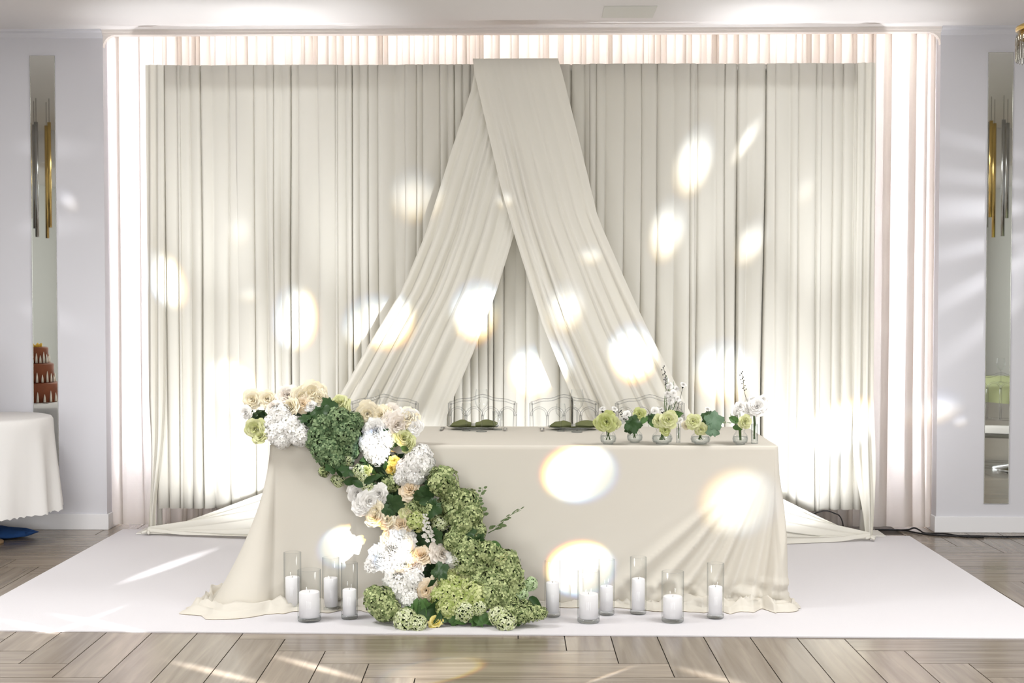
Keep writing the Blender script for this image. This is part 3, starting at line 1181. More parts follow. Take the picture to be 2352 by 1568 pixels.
def sprig_mesh(name, mats, seed=1, n=9, leafw=0.15):
    """leaf sprig; length 2 along +Z, base at -1"""
    r = random.Random(seed)
    m = MB()
    pts = [(0.12 * math.sin(k * 0.9 + seed), 0.06 * math.cos(k), -1 + 2 * k / 8) for k in range(9)]
    m.tube(pts, [0.018 - 0.0015 * k for k in range(9)], 5, 1)
    for i in range(n):
        t = (i + 0.6) / n
        z = -0.8 + 1.8 * t
        p = Vector((0.12 * math.sin(t * 7.2 + seed), 0.06, z))
        for sd in (-1, 1):
            a = sd * r.uniform(0.7, 1.5)
            e = Vector((math.sin(a), r.uniform(-0.6, 0.3), math.cos(a) * 0.7)).normalized()
            q = e.cross(Vector((0, -1, 0.2))).normalized()
            s = leafw * r.uniform(0.8, 1.25) * (1.1 - 0.5 * t)
            c = p + e * 0.05
            m.add([c, c + e * s * 0.6 + q * s * 0.62, c + e * s * 1.4 + q * s * 0.5, c + e * s * 1.9, c + e * s * 1.4 - q * s * 0.5, c + e * s * 0.6 - q * s * 0.62],
                  [(0, 1, 2, 3, 4, 5)])
    return m.mesh(name, mats)


FL['cream_rose'] = [rose_mesh('rose', M['p_cream'], 26, 0.05, s) for s in (1, 2)]
FL['white_rose'] = [rose_mesh('rose', M['p_white'], 26, 0.05, s) for s in (3, 4)]
FL['peach_rose'] = [rose_mesh('rose', M['p_peach'], 24, 0.05, s) for s in (5, 6)]
FL['blush_rose'] = [rose_mesh('rose', M['p_blush'], 30, 0.08, s) for s in (7, 8)]
FL['pale_rose'] = [rose_mesh('rose', M['p_pale'], 22, 0.05, 9)]
FL['green_rose'] = [rose_mesh('rose', M['p_chart'], 22, 0.05, 10)]
FL['yellow_rose'] = [rose_mesh('rose', M['p_yellow'], 22, 0.05, 11)]
FL['peony'] = [rose_mesh('peony', M['p_white'], 44, 0.13, s) for s in (12, 13)]
FL['hydrangea'] = [floret_ball('hydrangea', [M['h_green'], M['core_green']], 95, 0.29, s) for s in (1, 2, 3)]
FL['deep_hydrangea'] = [floret_ball('hydrangea', [M['h_deep'], M['core_green']], 120, 0.24, s) for s in (4, 5)]
FL['lime_hydrangea'] = [floret_ball('hydrangea', [M['h_lime'], M['core_green']], 85, 0.31, s) for s in (6, 7)]
FL['white_hydrangea'] = [floret_ball('hydrangea', [M['h_white'], M['core_white']], 80, 0.32, s) for s in (8, 9)]
FL['viburnum'] = [floret_ball('viburnum', [M['h_snow'], M['core_green']], 70, 0.30, 10, -0.8, 0.86)]
FL['mint_viburnum'] = [floret_ball('viburnum', [M['h_mint'], M['core_green']], 70, 0.30, 11, -0.8, 0.86)]
FL['green_viburnum'] = [floret_ball('viburnum', [M['h_green'], M['core_green']], 70, 0.28, 12, -0.8, 0.86)]
FL['dark_leaf'] = [leaf_mesh('leaf', M['leaf_dark'], 'lobed', 1)]
FL['long_leaf'] = [leaf_mesh('leaf', M['leaf_dark'], 'ovate', 2)]
FL['green_leaf'] = [leaf_mesh('leaf', M['leaf_mid'], 'ovate', 3)]
FL['grey_leaf'] = [leaf_mesh('leaf', M['leaf_blue'], 'lobed', 5)]
FL['round_leaf'] = [leaf_mesh('leaf', M['leaf_mid'], 'lobed', 4)]
FL['white_spike'] = [spike_mesh('flower_spike', [M['p_white'], M['stem']], 1)]
FL['lime_spike'] = [spike_mesh('flower_spike', [M['p_pale'], M['stem']], 2)]
FL['sprig'] = [sprig_mesh('leaf_sprig', [M['leaf_grey'], M['stem']], 1)]
PART = {'cream_rose': 'rose', 'white_rose': 'rose', 'peach_rose': 'rose', 'blush_rose': 'rose', 'pale_rose': 'rose', 'green_rose': 'rose',
        'yellow_rose': 'rose', 'peony': 'peony', 'hydrangea': 'hydrangea', 'deep_hydrangea': 'hydrangea', 'lime_hydrangea': 'hydrangea',
        'white_hydrangea': 'hydrangea', 'viburnum': 'viburnum', 'mint_viburnum': 'viburnum', 'green_viburnum': 'viburnum',
        'dark_leaf': 'leaf', 'long_leaf': 'leaf', 'green_leaf': 'leaf', 'round_leaf': 'leaf', 'grey_leaf': 'leaf', 'white_spike': 'flower_spike',
        'lime_spike': 'flower_spike', 'sprig': 'leaf_sprig'}
LOOK = {'cream_rose': 'cream rose', 'white_rose': 'white rose', 'peach_rose': 'peach rose', 'blush_rose': 'blush white rose', 'pale_rose': 'pale green rose',
        'green_rose': 'chartreuse rose', 'yellow_rose': 'yellow bloom', 'hydrangea': 'green hydrangea head', 'deep_hydrangea': 'deep green hydrangea head',
        'lime_hydrangea': 'lime hydrangea head', 'white_hydrangea': 'white hydrangea head', 'viburnum': 'lime snowball bloom', 'mint_viburnum': 'mint snowball bloom',
        'green_viburnum': 'green snowball bloom', 'dark_leaf': 'dark lobed leaf', 'long_leaf': 'dark pointed leaf', 'green_leaf': 'bright green leaf', 'round_leaf': 'bright lobed leaf', 'grey_leaf': 'blue-green lobed leaf'}


def flower(kind, parent, loc, rad, face=(0.0, -1.0, 0.35), r=rng, jit=0.45):
    me = r.choice(FL[kind])
    if 'spike' in kind or kind == 'sprig':
        d = Vector(face).normalized()
        q = d.to_track_quat('Z', 'Y')
    else:
        d = (Vector(face).normalized() + Vector((r.uniform(-jit, jit), r.uniform(-jit, jit) * 0.4, r.uniform(-jit, jit)))).normalized()
        q = d.to_track_quat('Z', 'Y') @ Matrix.Rotation(r.uniform(0, 6.28), 3, 'Z').to_quaternion()
    o = link(PART[kind], me, parent, loc, q.to_euler(), rad)
    if kind in LOOK:
        o['label'] = LOOK[kind]
    return o


# ------------------------------------------------------------------ floral cascade over the left half of the table front
CASC = [
    ('cream_rose', -1.197, 6.564, 0.977, 0.050), ('cream_rose', -1.128, 6.564, 0.977, 0.046), ('cream_rose', -1.007, 6.539, 0.943, 0.050),
    ('cream_rose', -0.968, 6.572, 0.987, 0.054), ('cream_rose', -0.914, 6.585, 1.005, 0.062), ('cream_rose', -0.642, 6.516, 0.915, 0.058),
    ('cream_rose', -0.574, 6.506, 0.901, 0.058), ('cream_rose', -0.452, 6.498, 0.890, 0.057), ('cream_rose', -0.583, 6.339, 0.449, 0.052),
    ('cream_rose', -0.530, 6.334, 0.435, 0.044), ('cream_rose', -0.417, 6.340, 0.453, 0.048), ('cream_rose', -0.580, 6.348, 0.478, 0.048),
    ('cream_rose', -0.278, 6.221, 0.186, 0.043), ('cream_rose', -0.505, 6.309, 0.355, 0.052), ('cream_rose', -0.881, 6.572, 0.987, 0.042),
    ('peach_rose', -0.463, 6.328, 0.414, 0.052), ('peach_rose', -0.425, 6.377, 0.569, 0.054), ('peach_rose', -0.362, 6.272, 0.278, 0.055),
    ('peach_rose', -0.335, 6.192, 0.140, 0.051), ('peach_rose', -0.954, 6.548, 0.955, 0.046), ('blush_rose', -0.498, 6.484, 0.862, 0.070),
    ('blush_rose', -0.396, 6.253, 0.243, 0.051), ('blush_rose', -0.274, 6.278, 0.289, 0.060), ('blush_rose', -1.089, 6.533, 0.935, 0.045),
    ('blush_rose', -1.034, 6.578, 0.995, 0.054), ('blush_rose', -0.520, 6.518, 0.917, 0.049), ('white_rose', -0.670, 6.373, 0.557, 0.052),
    ('white_rose', -0.616, 6.362, 0.520, 0.064), ('white_rose', -0.568, 6.372, 0.553, 0.048), ('white_rose', -0.441, 6.500, 0.894, 0.049),
    ('white_rose', -0.413, 6.480, 0.854, 0.041), ('white_rose', -1.219, 6.519, 0.918, 0.033), ('white_rose', -0.918, 6.542, 0.947, 0.031),
    ('white_rose', -0.651, 6.355, 0.501, 0.048), ('peony', -0.593, 6.470, 0.834, 0.065), ('peony', -0.495, 6.286, 0.303, 0.079),
    ('peony', -0.457, 6.307, 0.351, 0.064), ('peony', -0.545, 6.269, 0.271, 0.067), ('peony', -0.584, 6.256, 0.248, 0.043),
    ('peony', -0.459, 6.228, 0.198, 0.067), ('peony', -0.440, 6.252, 0.241, 0.059), ('white_hydrangea', -1.055, 6.508, 0.902, 0.066),
    ('white_hydrangea', -1.000, 6.475, 0.843, 0.086), ('white_hydrangea', -1.064, 6.466, 0.825, 0.065), ('white_hydrangea', -1.036, 6.448, 0.790, 0.053),
    ('white_hydrangea', -0.952, 6.460, 0.814, 0.057), ('white_hydrangea', -1.093, 6.488, 0.869, 0.045), ('white_hydrangea', -0.587, 6.420, 0.737, 0.077),
    ('white_hydrangea', -0.631, 6.442, 0.779, 0.053), ('white_hydrangea', -0.375, 6.418, 0.729, 0.059), ('white_hydrangea', -0.386, 6.407, 0.686, 0.073),
    ('white_hydrangea', -0.449, 6.401, 0.662, 0.055), ('white_hydrangea', -0.408, 6.395, 0.638, 0.065), ('white_hydrangea', -0.468, 6.391, 0.624, 0.048),
    ('white_hydrangea', -0.352, 6.409, 0.694, 0.045), ('white_hydrangea', -0.446, 6.197, 0.145, 0.070), ('white_hydrangea', -0.497, 6.213, 0.171, 0.047),
    ('white_hydrangea', -0.415, 6.158, 0.106, 0.054), ('white_hydrangea', -0.407, 6.220, 0.184, 0.059), ('white_hydrangea', -0.217, 6.260, 0.256, 0.040),
    ('white_hydrangea', -0.234, 6.275, 0.283, 0.032), ('white_hydrangea', -0.539, 6.445, 0.785, 0.045), ('pale_rose', -1.165, 6.477, 0.847, 0.053),
    ('pale_rose', -1.137, 6.458, 0.810, 0.041), ('pale_rose', -0.777, 6.550, 0.957, 0.050), ('pale_rose', -0.796, 6.519, 0.918, 0.039),
    ('pale_rose', -0.756, 6.533, 0.936, 0.037), ('pale_rose', -0.462, 6.453, 0.801, 0.053), ('pale_rose', -0.432, 6.346, 0.472, 0.048),
    ('pale_rose', -0.436, 6.440, 0.776, 0.041), ('pale_rose', -0.195, 6.224, 0.192, 0.059), ('green_rose', -0.634, 6.400, 0.657, 0.032),
    ('deep_hydrangea', -0.827, 6.479, 0.851, 0.090), ('deep_hydrangea', -0.866, 6.452, 0.798, 0.077), ('deep_hydrangea', -0.800, 6.420, 0.736, 0.077),
    ('deep_hydrangea', -0.773, 6.494, 0.881, 0.082), ('deep_hydrangea', -0.734, 6.464, 0.822, 0.082), ('deep_hydrangea', -0.765, 6.445, 0.785, 0.081),
    ('deep_hydrangea', -0.834, 6.430, 0.756, 0.061), ('deep_hydrangea', -0.709, 6.490, 0.873, 0.057), ('deep_hydrangea', -0.770, 6.411, 0.701, 0.065),
    ('deep_hydrangea', -0.722, 6.430, 0.756, 0.061), ('hydrangea', -0.521, 6.385, 0.598, 0.048), ('hydrangea', -0.271, 6.388, 0.609, 0.089),
    ('hydrangea', -0.310, 6.393, 0.632, 0.055), ('hydrangea', -0.230, 6.373, 0.558, 0.056), ('hydrangea', -0.166, 6.357, 0.508, 0.076),
    ('hydrangea', -0.218, 6.342, 0.459, 0.084), ('hydrangea', -0.165, 6.330, 0.421, 0.072), ('hydrangea', -0.190, 6.317, 0.381, 0.068),
    ('hydrangea', -0.137, 6.297, 0.324, 0.064), ('hydrangea', -0.161, 6.258, 0.253, 0.071), ('hydrangea', -0.105, 6.240, 0.221, 0.071),
    ('hydrangea', -0.061, 6.284, 0.301, 0.064), ('hydrangea', -0.024, 6.264, 0.264, 0.063), ('hydrangea', 0.016, 6.253, 0.245, 0.075),
    ('hydrangea', 0.046, 6.232, 0.207, 0.065), ('hydrangea', -0.032, 6.215, 0.176, 0.075), ('hydrangea', -0.057, 6.174, 0.123, 0.074),
    ('hydrangea', 0.008, 6.182, 0.132, 0.070), ('hydrangea', 0.034, 6.146, 0.094, 0.058), ('hydrangea', -0.536, 6.154, 0.100, 0.082),
    ('hydrangea', -0.570, 6.174, 0.121, 0.059), ('hydrangea', -0.498, 6.126, 0.073, 0.058), ('hydrangea', -0.526, 6.108, 0.053, 0.050),
    ('hydrangea', -0.135, 6.343, 0.464, 0.056), ('hydrangea', -0.255, 6.355, 0.502, 0.060), ('hydrangea', -0.112, 6.318, 0.387, 0.052),
    ('hydrangea', -0.182, 6.285, 0.302, 0.056), ('hydrangea', 0.069, 6.200, 0.150, 0.051), ('hydrangea', -0.099, 6.210, 0.167, 0.063),
    ('hydrangea', -0.224, 6.306, 0.348, 0.052), ('hydrangea', -0.338, 6.352, 0.492, 0.048), ('lime_hydrangea', -0.219, 6.192, 0.141, 0.078),
    ('lime_hydrangea', -0.256, 6.163, 0.111, 0.070), ('lime_hydrangea', -0.158, 6.200, 0.149, 0.078), ('lime_hydrangea', -0.111, 6.168, 0.117, 0.074),
    ('lime_hydrangea', -0.181, 6.152, 0.100, 0.062), ('lime_hydrangea', -0.233, 6.128, 0.076, 0.054), ('lime_hydrangea', -0.125, 6.128, 0.076, 0.050),
    ('lime_hydrangea', -0.387, 6.334, 0.434, 0.048), ('lime_hydrangea', -0.238, 6.215, 0.175, 0.055), ('viburnum', -0.669, 6.399, 0.651, 0.034),
    ('viburnum', -0.650, 6.391, 0.622, 0.030), ('viburnum', -0.632, 6.381, 0.582, 0.034), ('viburnum', -0.761, 6.388, 0.608, 0.028),
    ('viburnum', -0.286, 6.330, 0.421, 0.036), ('viburnum', -0.207, 6.301, 0.333, 0.034), ('viburnum', -0.415, 6.032, 0.041, 0.051),
    ('viburnum', -0.006, 6.054, 0.056, 0.043), ('viburnum', 0.027, 6.024, 0.036, 0.045), ('viburnum', -0.157, 6.069, 0.072, 0.043),
    ('viburnum', -0.094, 6.081, 0.085, 0.034), ('viburnum', -0.723, 6.412, 0.703, 0.028), ('viburnum', -0.359, 6.012, 0.031, 0.038),
    ('viburnum', 0.082, 6.215, 0.177, 0.027), ('viburnum', -0.327, 6.343, 0.463, 0.030), ('viburnum', -0.121, 6.260, 0.257, 0.032),
    ('mint_viburnum', 0.138, 6.210, 0.168, 0.029), ('mint_viburnum', 0.093, 6.179, 0.129, 0.031), ('mint_viburnum', 0.124, 6.205, 0.159, 0.024),
    ('green_viburnum', -0.832, 6.399, 0.651, 0.026), ('green_viburnum', 0.125, 6.062, 0.065, 0.039), ('green_viburnum', 0.160, 6.064, 0.068, 0.034),
    ('green_viburnum', 0.183, 6.064, 0.068, 0.028), ('green_viburnum', 0.092, 6.057, 0.060, 0.039), ('green_viburnum', 0.061, 6.075, 0.079, 0.039),
    ('green_viburnum', -0.408, 6.352, 0.492, 0.032), ('green_viburnum', -0.385, 6.363, 0.525, 0.030), ('green_viburnum', -0.778, 6.390, 0.617, 0.020),
    ('green_viburnum', 0.109, 6.133, 0.082, 0.031), ('yellow_rose', -0.286, 6.056, 0.026, 0.033), ('yellow_rose', -0.514, 6.402, 0.667, 0.036),
    ('yellow_rose', -0.505, 6.411, 0.701, 0.028), ('dark_leaf', -0.489, 6.273, 0.523, 0.063), ('dark_leaf', -0.859, 6.463, 0.921, 0.069),
    ('dark_leaf', -0.819, 6.498, 0.965, 0.057), ('dark_leaf', -0.720, 6.345, 0.664, 0.052), ('dark_leaf', -0.517, 6.293, 0.486, 0.044),
    ('dark_leaf', -0.339, 6.320, 0.571, 0.060), ('dark_leaf', -0.317, 6.298, 0.502, 0.068), ('dark_leaf', -0.294, 6.256, 0.373, 0.055),
    ('dark_leaf', -0.275, 6.183, 0.227, 0.051), ('dark_leaf', -0.928, 6.445, 0.897, 0.041), ('dark_leaf', -0.791, 6.348, 0.674, 0.044),
    ('dark_leaf', -0.384, 6.313, 0.548, 0.048), ('dark_leaf', -0.141, 6.260, 0.387, 0.044), ('dark_leaf', -0.101, 6.251, 0.358, 0.047),
    ('long_leaf', -0.695, 6.333, 0.619, 0.052), ('long_leaf', -0.755, 6.346, 0.668, 0.048), ('long_leaf', -0.289, 6.120, 0.079, 0.070),
    ('long_leaf', -0.250, 6.071, 0.052, 0.065), ('long_leaf', -0.318, 6.095, 0.053, 0.065), ('long_leaf', -0.211, 6.095, 0.054, 0.058),
    ('long_leaf', -0.668, 6.330, 0.605, 0.040), ('long_leaf', -0.450, 6.375, 0.762, 0.032), ('long_leaf', -0.344, 6.307, 0.529, 0.048),
    ('long_leaf', -0.110, 6.235, 0.321, 0.047), ('long_leaf', 0.158, 6.134, 0.096, 0.043), ('long_leaf', -0.018, 6.134, 0.095, 0.050),
    ('long_leaf', -0.608, 6.335, 0.625, 0.044), ('long_leaf', -0.276, 6.050, 0.031, 0.038), ('green_leaf', -0.352, 6.109, 0.068, 0.058),
    ('green_leaf', -0.388, 6.116, 0.076, 0.050), ('green_leaf', -0.098, 6.077, 0.040, 0.050), ('green_leaf', -0.123, 6.092, 0.051, 0.042),
    ('green_leaf', -0.059, 6.074, 0.037, 0.046), ('green_leaf', -0.408, 6.123, 0.082, 0.039), ('green_leaf', -0.050, 6.225, 0.303, 0.047),
    ('green_leaf', -0.021, 6.240, 0.331, 0.039), ('green_leaf', -0.074, 6.065, 0.031, 0.038), ('green_leaf', -0.171, 6.065, 0.034, 0.042),
    ('green_leaf', 0.080, 6.073, 0.031, 0.038), ('green_leaf', 0.000, 6.185, 0.232, 0.039), ('round_leaf', -0.113, 6.073, 0.031, 0.038),
    ('round_leaf', -0.340, 6.129, 0.089, 0.039), ('round_leaf', -0.200, 6.073, 0.030, 0.031)]
fc = empty('floral_cascade', (-0.55, 6.25, 0.0))
base_off = Vector((-0.55, 6.25, 0.0))
fr_ = random.Random(21)
for (k, x, y, z, rad) in CASC:
    f = (0.0, -1.0, 0.4)
    s = rad * (1.12 if 'rose' in k or k == 'peony' else (fr_.uniform(0.72, 0.95) if 'hydrangea' in k else 1.0))
    if k in ('dark_leaf', 'long_leaf') and z > 0.25:
        s *= 0.82
    if 'hydrangea' in k and k != 'white_hydrangea':
        y += fr_.uniform(-0.045, 0.03)
    flower(k, fc, Vector((x, y, z)) - base_off, s, f, fr_, 0.5 if 'leaf' not in k else 0.8)
for (a, b, kind) in (((-0.098, 6.330, 0.433), (-0.095, 6.250, 0.598), 'sprig'), ((-0.067, 6.300, 0.374), (0.083, 6.160, 0.509), 'sprig'),
                     ((-0.331, 6.270, 0.344), (-0.343, 6.200, 0.489), 'white_spike'), ((-0.321, 6.270, 0.374), (-0.327, 6.200, 0.436), 'white_spike'),
                     ((-0.021, 6.220, 0.245), (0.033, 6.100, 0.331), 'lime_spike'), ((-0.199, 6.220, 0.244), (-0.209, 6.130, 0.311), 'white_spike')):
    a, b = Vector(a), Vector(b)
    flower(kind, fc, (a + b) / 2 - base_off, (b - a).length / 2, (b - a), fr_)
# leaves and moss packed between the blooms
m = MB()
lr = random.Random(4)
CP = [Vector(p) for p in (((-1.177, 6.660, 0.878)), ((-0.979, 6.620, 0.882)), ((-0.760, 6.560, 0.836)), ((-0.587, 6.500, 0.728)), ((-0.522, 6.470, 0.587)), ((-0.416, 6.440, 0.447)), ((-0.331, 6.400, 0.311)), ((-0.266, 6.340, 0.180)), ((-0.220, 6.240, 0.070)))]
CW = [0.09, 0.11, 0.16, 0.15, 0.14, 0.20, 0.22, 0.28, 0.36]
for k in range(620):
    t = lr.random() * (len(CP) - 1.001)
    i = int(t)
    c = CP[i].lerp(CP[i + 1], t - i)
    w = lerp(CW[i], CW[i + 1], t - i)
    p = c + Vector((lr.gauss(0, 0.42) * w, lr.uniform(-0.10, 0.05), lr.gauss(0, 0.22) * w))
    p.z = max(0.03, p.z)
    d = Vector((lr.uniform(-1, 1), lr.uniform(-1, 0.1), lr.uniform(-0.7, 1))).normalized()
    s = lr.uniform(0.018, 0.04)
    q = d.cross(Vector((0, -1, lr.uniform(-0.5, 0.8)))).normalized()
    n_ = d.cross(q)
    p -= base_off
    m.add([p - d * s, p + q * s * 0.5 + n_ * 0.004, p + d * s, p - q * s * 0.5 + n_ * 0.004], [(0, 1, 2, 3)])
o = m.build('foliage', M['leaf_dark'], fc, smooth=False)
tag(o, kind='stuff')
# the block of floral foam the stems are stuck in
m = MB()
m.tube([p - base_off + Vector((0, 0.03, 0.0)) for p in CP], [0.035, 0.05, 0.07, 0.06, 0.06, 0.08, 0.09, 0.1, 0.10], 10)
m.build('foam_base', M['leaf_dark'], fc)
tag(fc, 'cascade of white, cream and green flowers spilling from the table end to the rug', 'flowers')


# ------------------------------------------------------------------ candles in glass cylinders
def candle(base, r, h, wax_h, where):
    t = empty('candle_vase', base)
    m = MB()
    m.lathe([(r, 0.014), (r, h), (r - 0.0025, h + 0.001), (r - 0.003, h)], 32)
    m.build('glass_cylinder', M['glass'], t)
    m = MB()
    m.lathe([(0.0001, 0.0), (r - 0.004, 0.0), (r, 0.004), (r, 0.014), (r - 0.003, 0.018), (0.0001, 0.018)], 32)
    m.build('glass_base', M['thick_glass'], t)
    rw = r - 0.007
    m = MB()
    m.lathe([(0.0001, 0.019), (rw, 0.019), (rw, wax_h - 0.003), (rw - 0.003, wax_h), (rw * 0.5, wax_h - 0.003), (0.0001, wax_h - 0.004)], 28)
    wx_ = m.build('candle', M['wax'], t)
    MB().tube([(0, 0, wax_h - 0.006), (0.0005, 0, wax_h), (0.001, 0, wax_h + 0.004)], 0.0012, 6).build('wick', M['wick'], wx_)
    tag(t, where, 'candle', 'pillar candles in glass cylinders')
    return t


for (P, top, wax, r, lab) in (
    ((-0.981, 6.395, 0.008), (-0.980, 6.395, 0.273), (-0.981, 6.395, 0.158), 0.0405, 'candle in tall glass cylinder standing leftmost on the hem of the tablecloth'),
    ((-0.863, 6.161, 0.008), (-0.862, 6.161, 0.237), (-0.862, 6.161, 0.139), 0.053, 'wide short candle cylinder standing in front of the leftmost candle'),
    ((-0.798, 6.372, 0.008), (-0.797, 6.372, 0.253), (-0.797, 6.372, 0.159), 0.0395, 'candle in glass cylinder between the wide short one and the narrow one by the flowers'),
    ((-0.688, 6.207, 0.008), (-0.687, 6.207, 0.261), (-0.687, 6.207, 0.141), 0.038, 'narrow candle cylinder nearest the left foot of the flower cascade'),
    ((0.235, 6.268, 0.008), (0.235, 6.268, 0.262), (0.235, 6.268, 0.164), 0.0365, 'candle cylinder nearest the right foot of the flower cascade'),
    ((0.396, 6.160, 0.008), (0.396, 6.160, 0.238), (0.396, 6.160, 0.136), 0.050, 'wide candle cylinder standing in front of a taller narrow one, right of the flowers'),
    ((0.484, 6.308, 0.008), (0.483, 6.308, 0.262), (0.484, 6.308, 0.139), 0.0365, 'narrow candle cylinder half hidden behind the wide one'),
    ((0.631, 6.328, 0.008), (0.631, 6.328, 0.269), (0.631, 6.328, 0.170), 0.0375, 'tall candle cylinder standing alone against the plain middle of the tablecloth'),
    ((0.775, 6.176, 0.008), (0.774, 6.176, 0.233), (0.775, 6.176, 0.122), 0.050, 'wide candle cylinder second from the right end of the row'),
    ((0.976, 6.248, 0.008), (0.975, 6.248, 0.257), (0.975, 6.248, 0.152), 0.0385, 'candle cylinder at the right end of the row before the bunched cloth'),
):
    candle((P[0], P[1], 0.007), r, top[2] - 0.007, wax[2] - 0.007, lab)


# ------------------------------------------------------------------ clear chairs behind the table
def make_chair():
    t = empty('clear_chair', (0, 0, 0))
    A = M['acrylic']
    sw, sd, sz = 0.195, 0.20, 0.45

    def part(name, pts, r, n=8):
        return MB().tube(pts, r, n).build(name, A, t)
    o = MB().box(-sw, sw, -sd, sd, sz - 0.03, sz).build('seat', A, t, smooth=False)
    bevel(o, 0.01)
    m = MB()
    rows = []
    for j in range(7):
        for_row = []
        for i in range(7):
            u, v = i / 6 * 2 - 1, j / 6 * 2 - 1
            for_row.append((u * (sw - 0.01), v * (sd - 0.01), sz + 0.005 + 0.035 * (1 - u ** 6) * (1 - v ** 6)))
        rows.append(for_row)
    m.grid(rows)
    m.build('cushion', M['cushion'], t)
    for sx in (-1, 1):
        part('leg', [(sx * (sw - 0.02), -sd + 0.02, 0.0), (sx * (sw - 0.02), -sd + 0.02, 0.42)], [0.013, 0.02])
        part('leg', [(sx * (sw - 0.02), sd + 0.03, 0.0), (sx * (sw - 0.02), sd - 0.02, 0.42)], [0.013, 0.02])
        part('stile', [(sx * (sw - 0.012), sd - 0.02, 0.43), (sx * (sw - 0.007), sd + 0.02, 0.62), (sx * sw, sd + 0.07, 0.835)], [0.014, 0.012, 0.0105])
    n = 16
    part('top_rail', [(sw * u, sd + 0.072, 0.838 + 0.034 * math.cos(u * math.pi / 2) ** 2 + 0.006 * math.cos(u * 9)) for u in [k / n * 2 - 1 for k in range(n + 1)]], 0.0095)
    part('lower_rail', [(-sw + 0.02, sd + 0.0, 0.53), (sw - 0.02, sd + 0.0, 0.53)], 0.010)
    for k in range(3):
        x = (k - 1) * 0.098
        part('spindle', [(x, sd + 0.0, 0.53), (x, sd + 0.03, 0.66), (x, sd + 0.05, 0.76)], [0.008, 0.010, 0.008])
    for k in range(4):
        x = (k - 1.5) * 0.098
        part('arch', [(x - 0.047 * math.cos(a), sd + 0.052 + 0.01 * math.sin(a), 0.76 + 0.048 * math.sin(a)) for a in [math.pi * q_ / 8 for q_ in range(9)]], 0.007)
    part('stretcher', [(-sw + 0.025, -sd + 0.02, 0.20), (sw - 0.025, -sd + 0.02, 0.20)], 0.009)
    part('stretcher', [(-sw + 0.025, sd + 0.015, 0.20), (sw - 0.025, sd + 0.015, 0.20)], 0.009)
    return t


ch0 = make_chair()
CH = [((-0.160, 7.920, 0.720), 'clear chair behind the left place setting', 0),
      ((0.321, 7.920, 0.721), 'clear chair behind the right place setting', 0),
      ((0.827, 7.920, 0.722), 'clear chair behind the row of small flower vases', 0),
      ((-0.744, 7.920, 0.719), 'clear chair half hidden behind the top of the flower cascade', 0)]
for i, (p, lab, rz) in enumerate(CH):
    c = ch0 if i == 0 else copy_tree(ch0)
    c.location = (p[0], 7.86, 0.0075)
    tag(c, lab, 'chair', 'clear chairs at the head table')

# ------------------------------------------------------------------ place settings
T = TZ + 0.001


def wine_glass(base, h, r, where, cup=0.48):
    m = empty('wine_glass', base)
    b = MB()
    zc = h * (1 - cup)
    b.lathe([(0.004, zc - 0.004), (r * 0.45, zc + 0.006), (r * 0.82, zc + h * cup * 0.22), (r, zc + h * cup * 0.45), (r * 0.93, zc + h * cup * 0.75), (r * 0.8, h)], 28)
    b.build('bowl', M['glass'], m)
    b = MB()
    b.lathe([(0.0045, 0.006), (0.0035, zc * 0.5), (0.0055, zc)], 12)
    b.build('stem', M['acrylic'], m)
    b = MB()
    b.lathe([(0.0001, 0.0), (r * 0.8, 0.0), (r * 0.8, 0.002), (0.005, 0.007), (0.0001, 0.007)], 24)
    b.build('foot', M['thick_glass'], m)
    tag(m, where, 'glass', 'wine glasses on the head table')
    return m


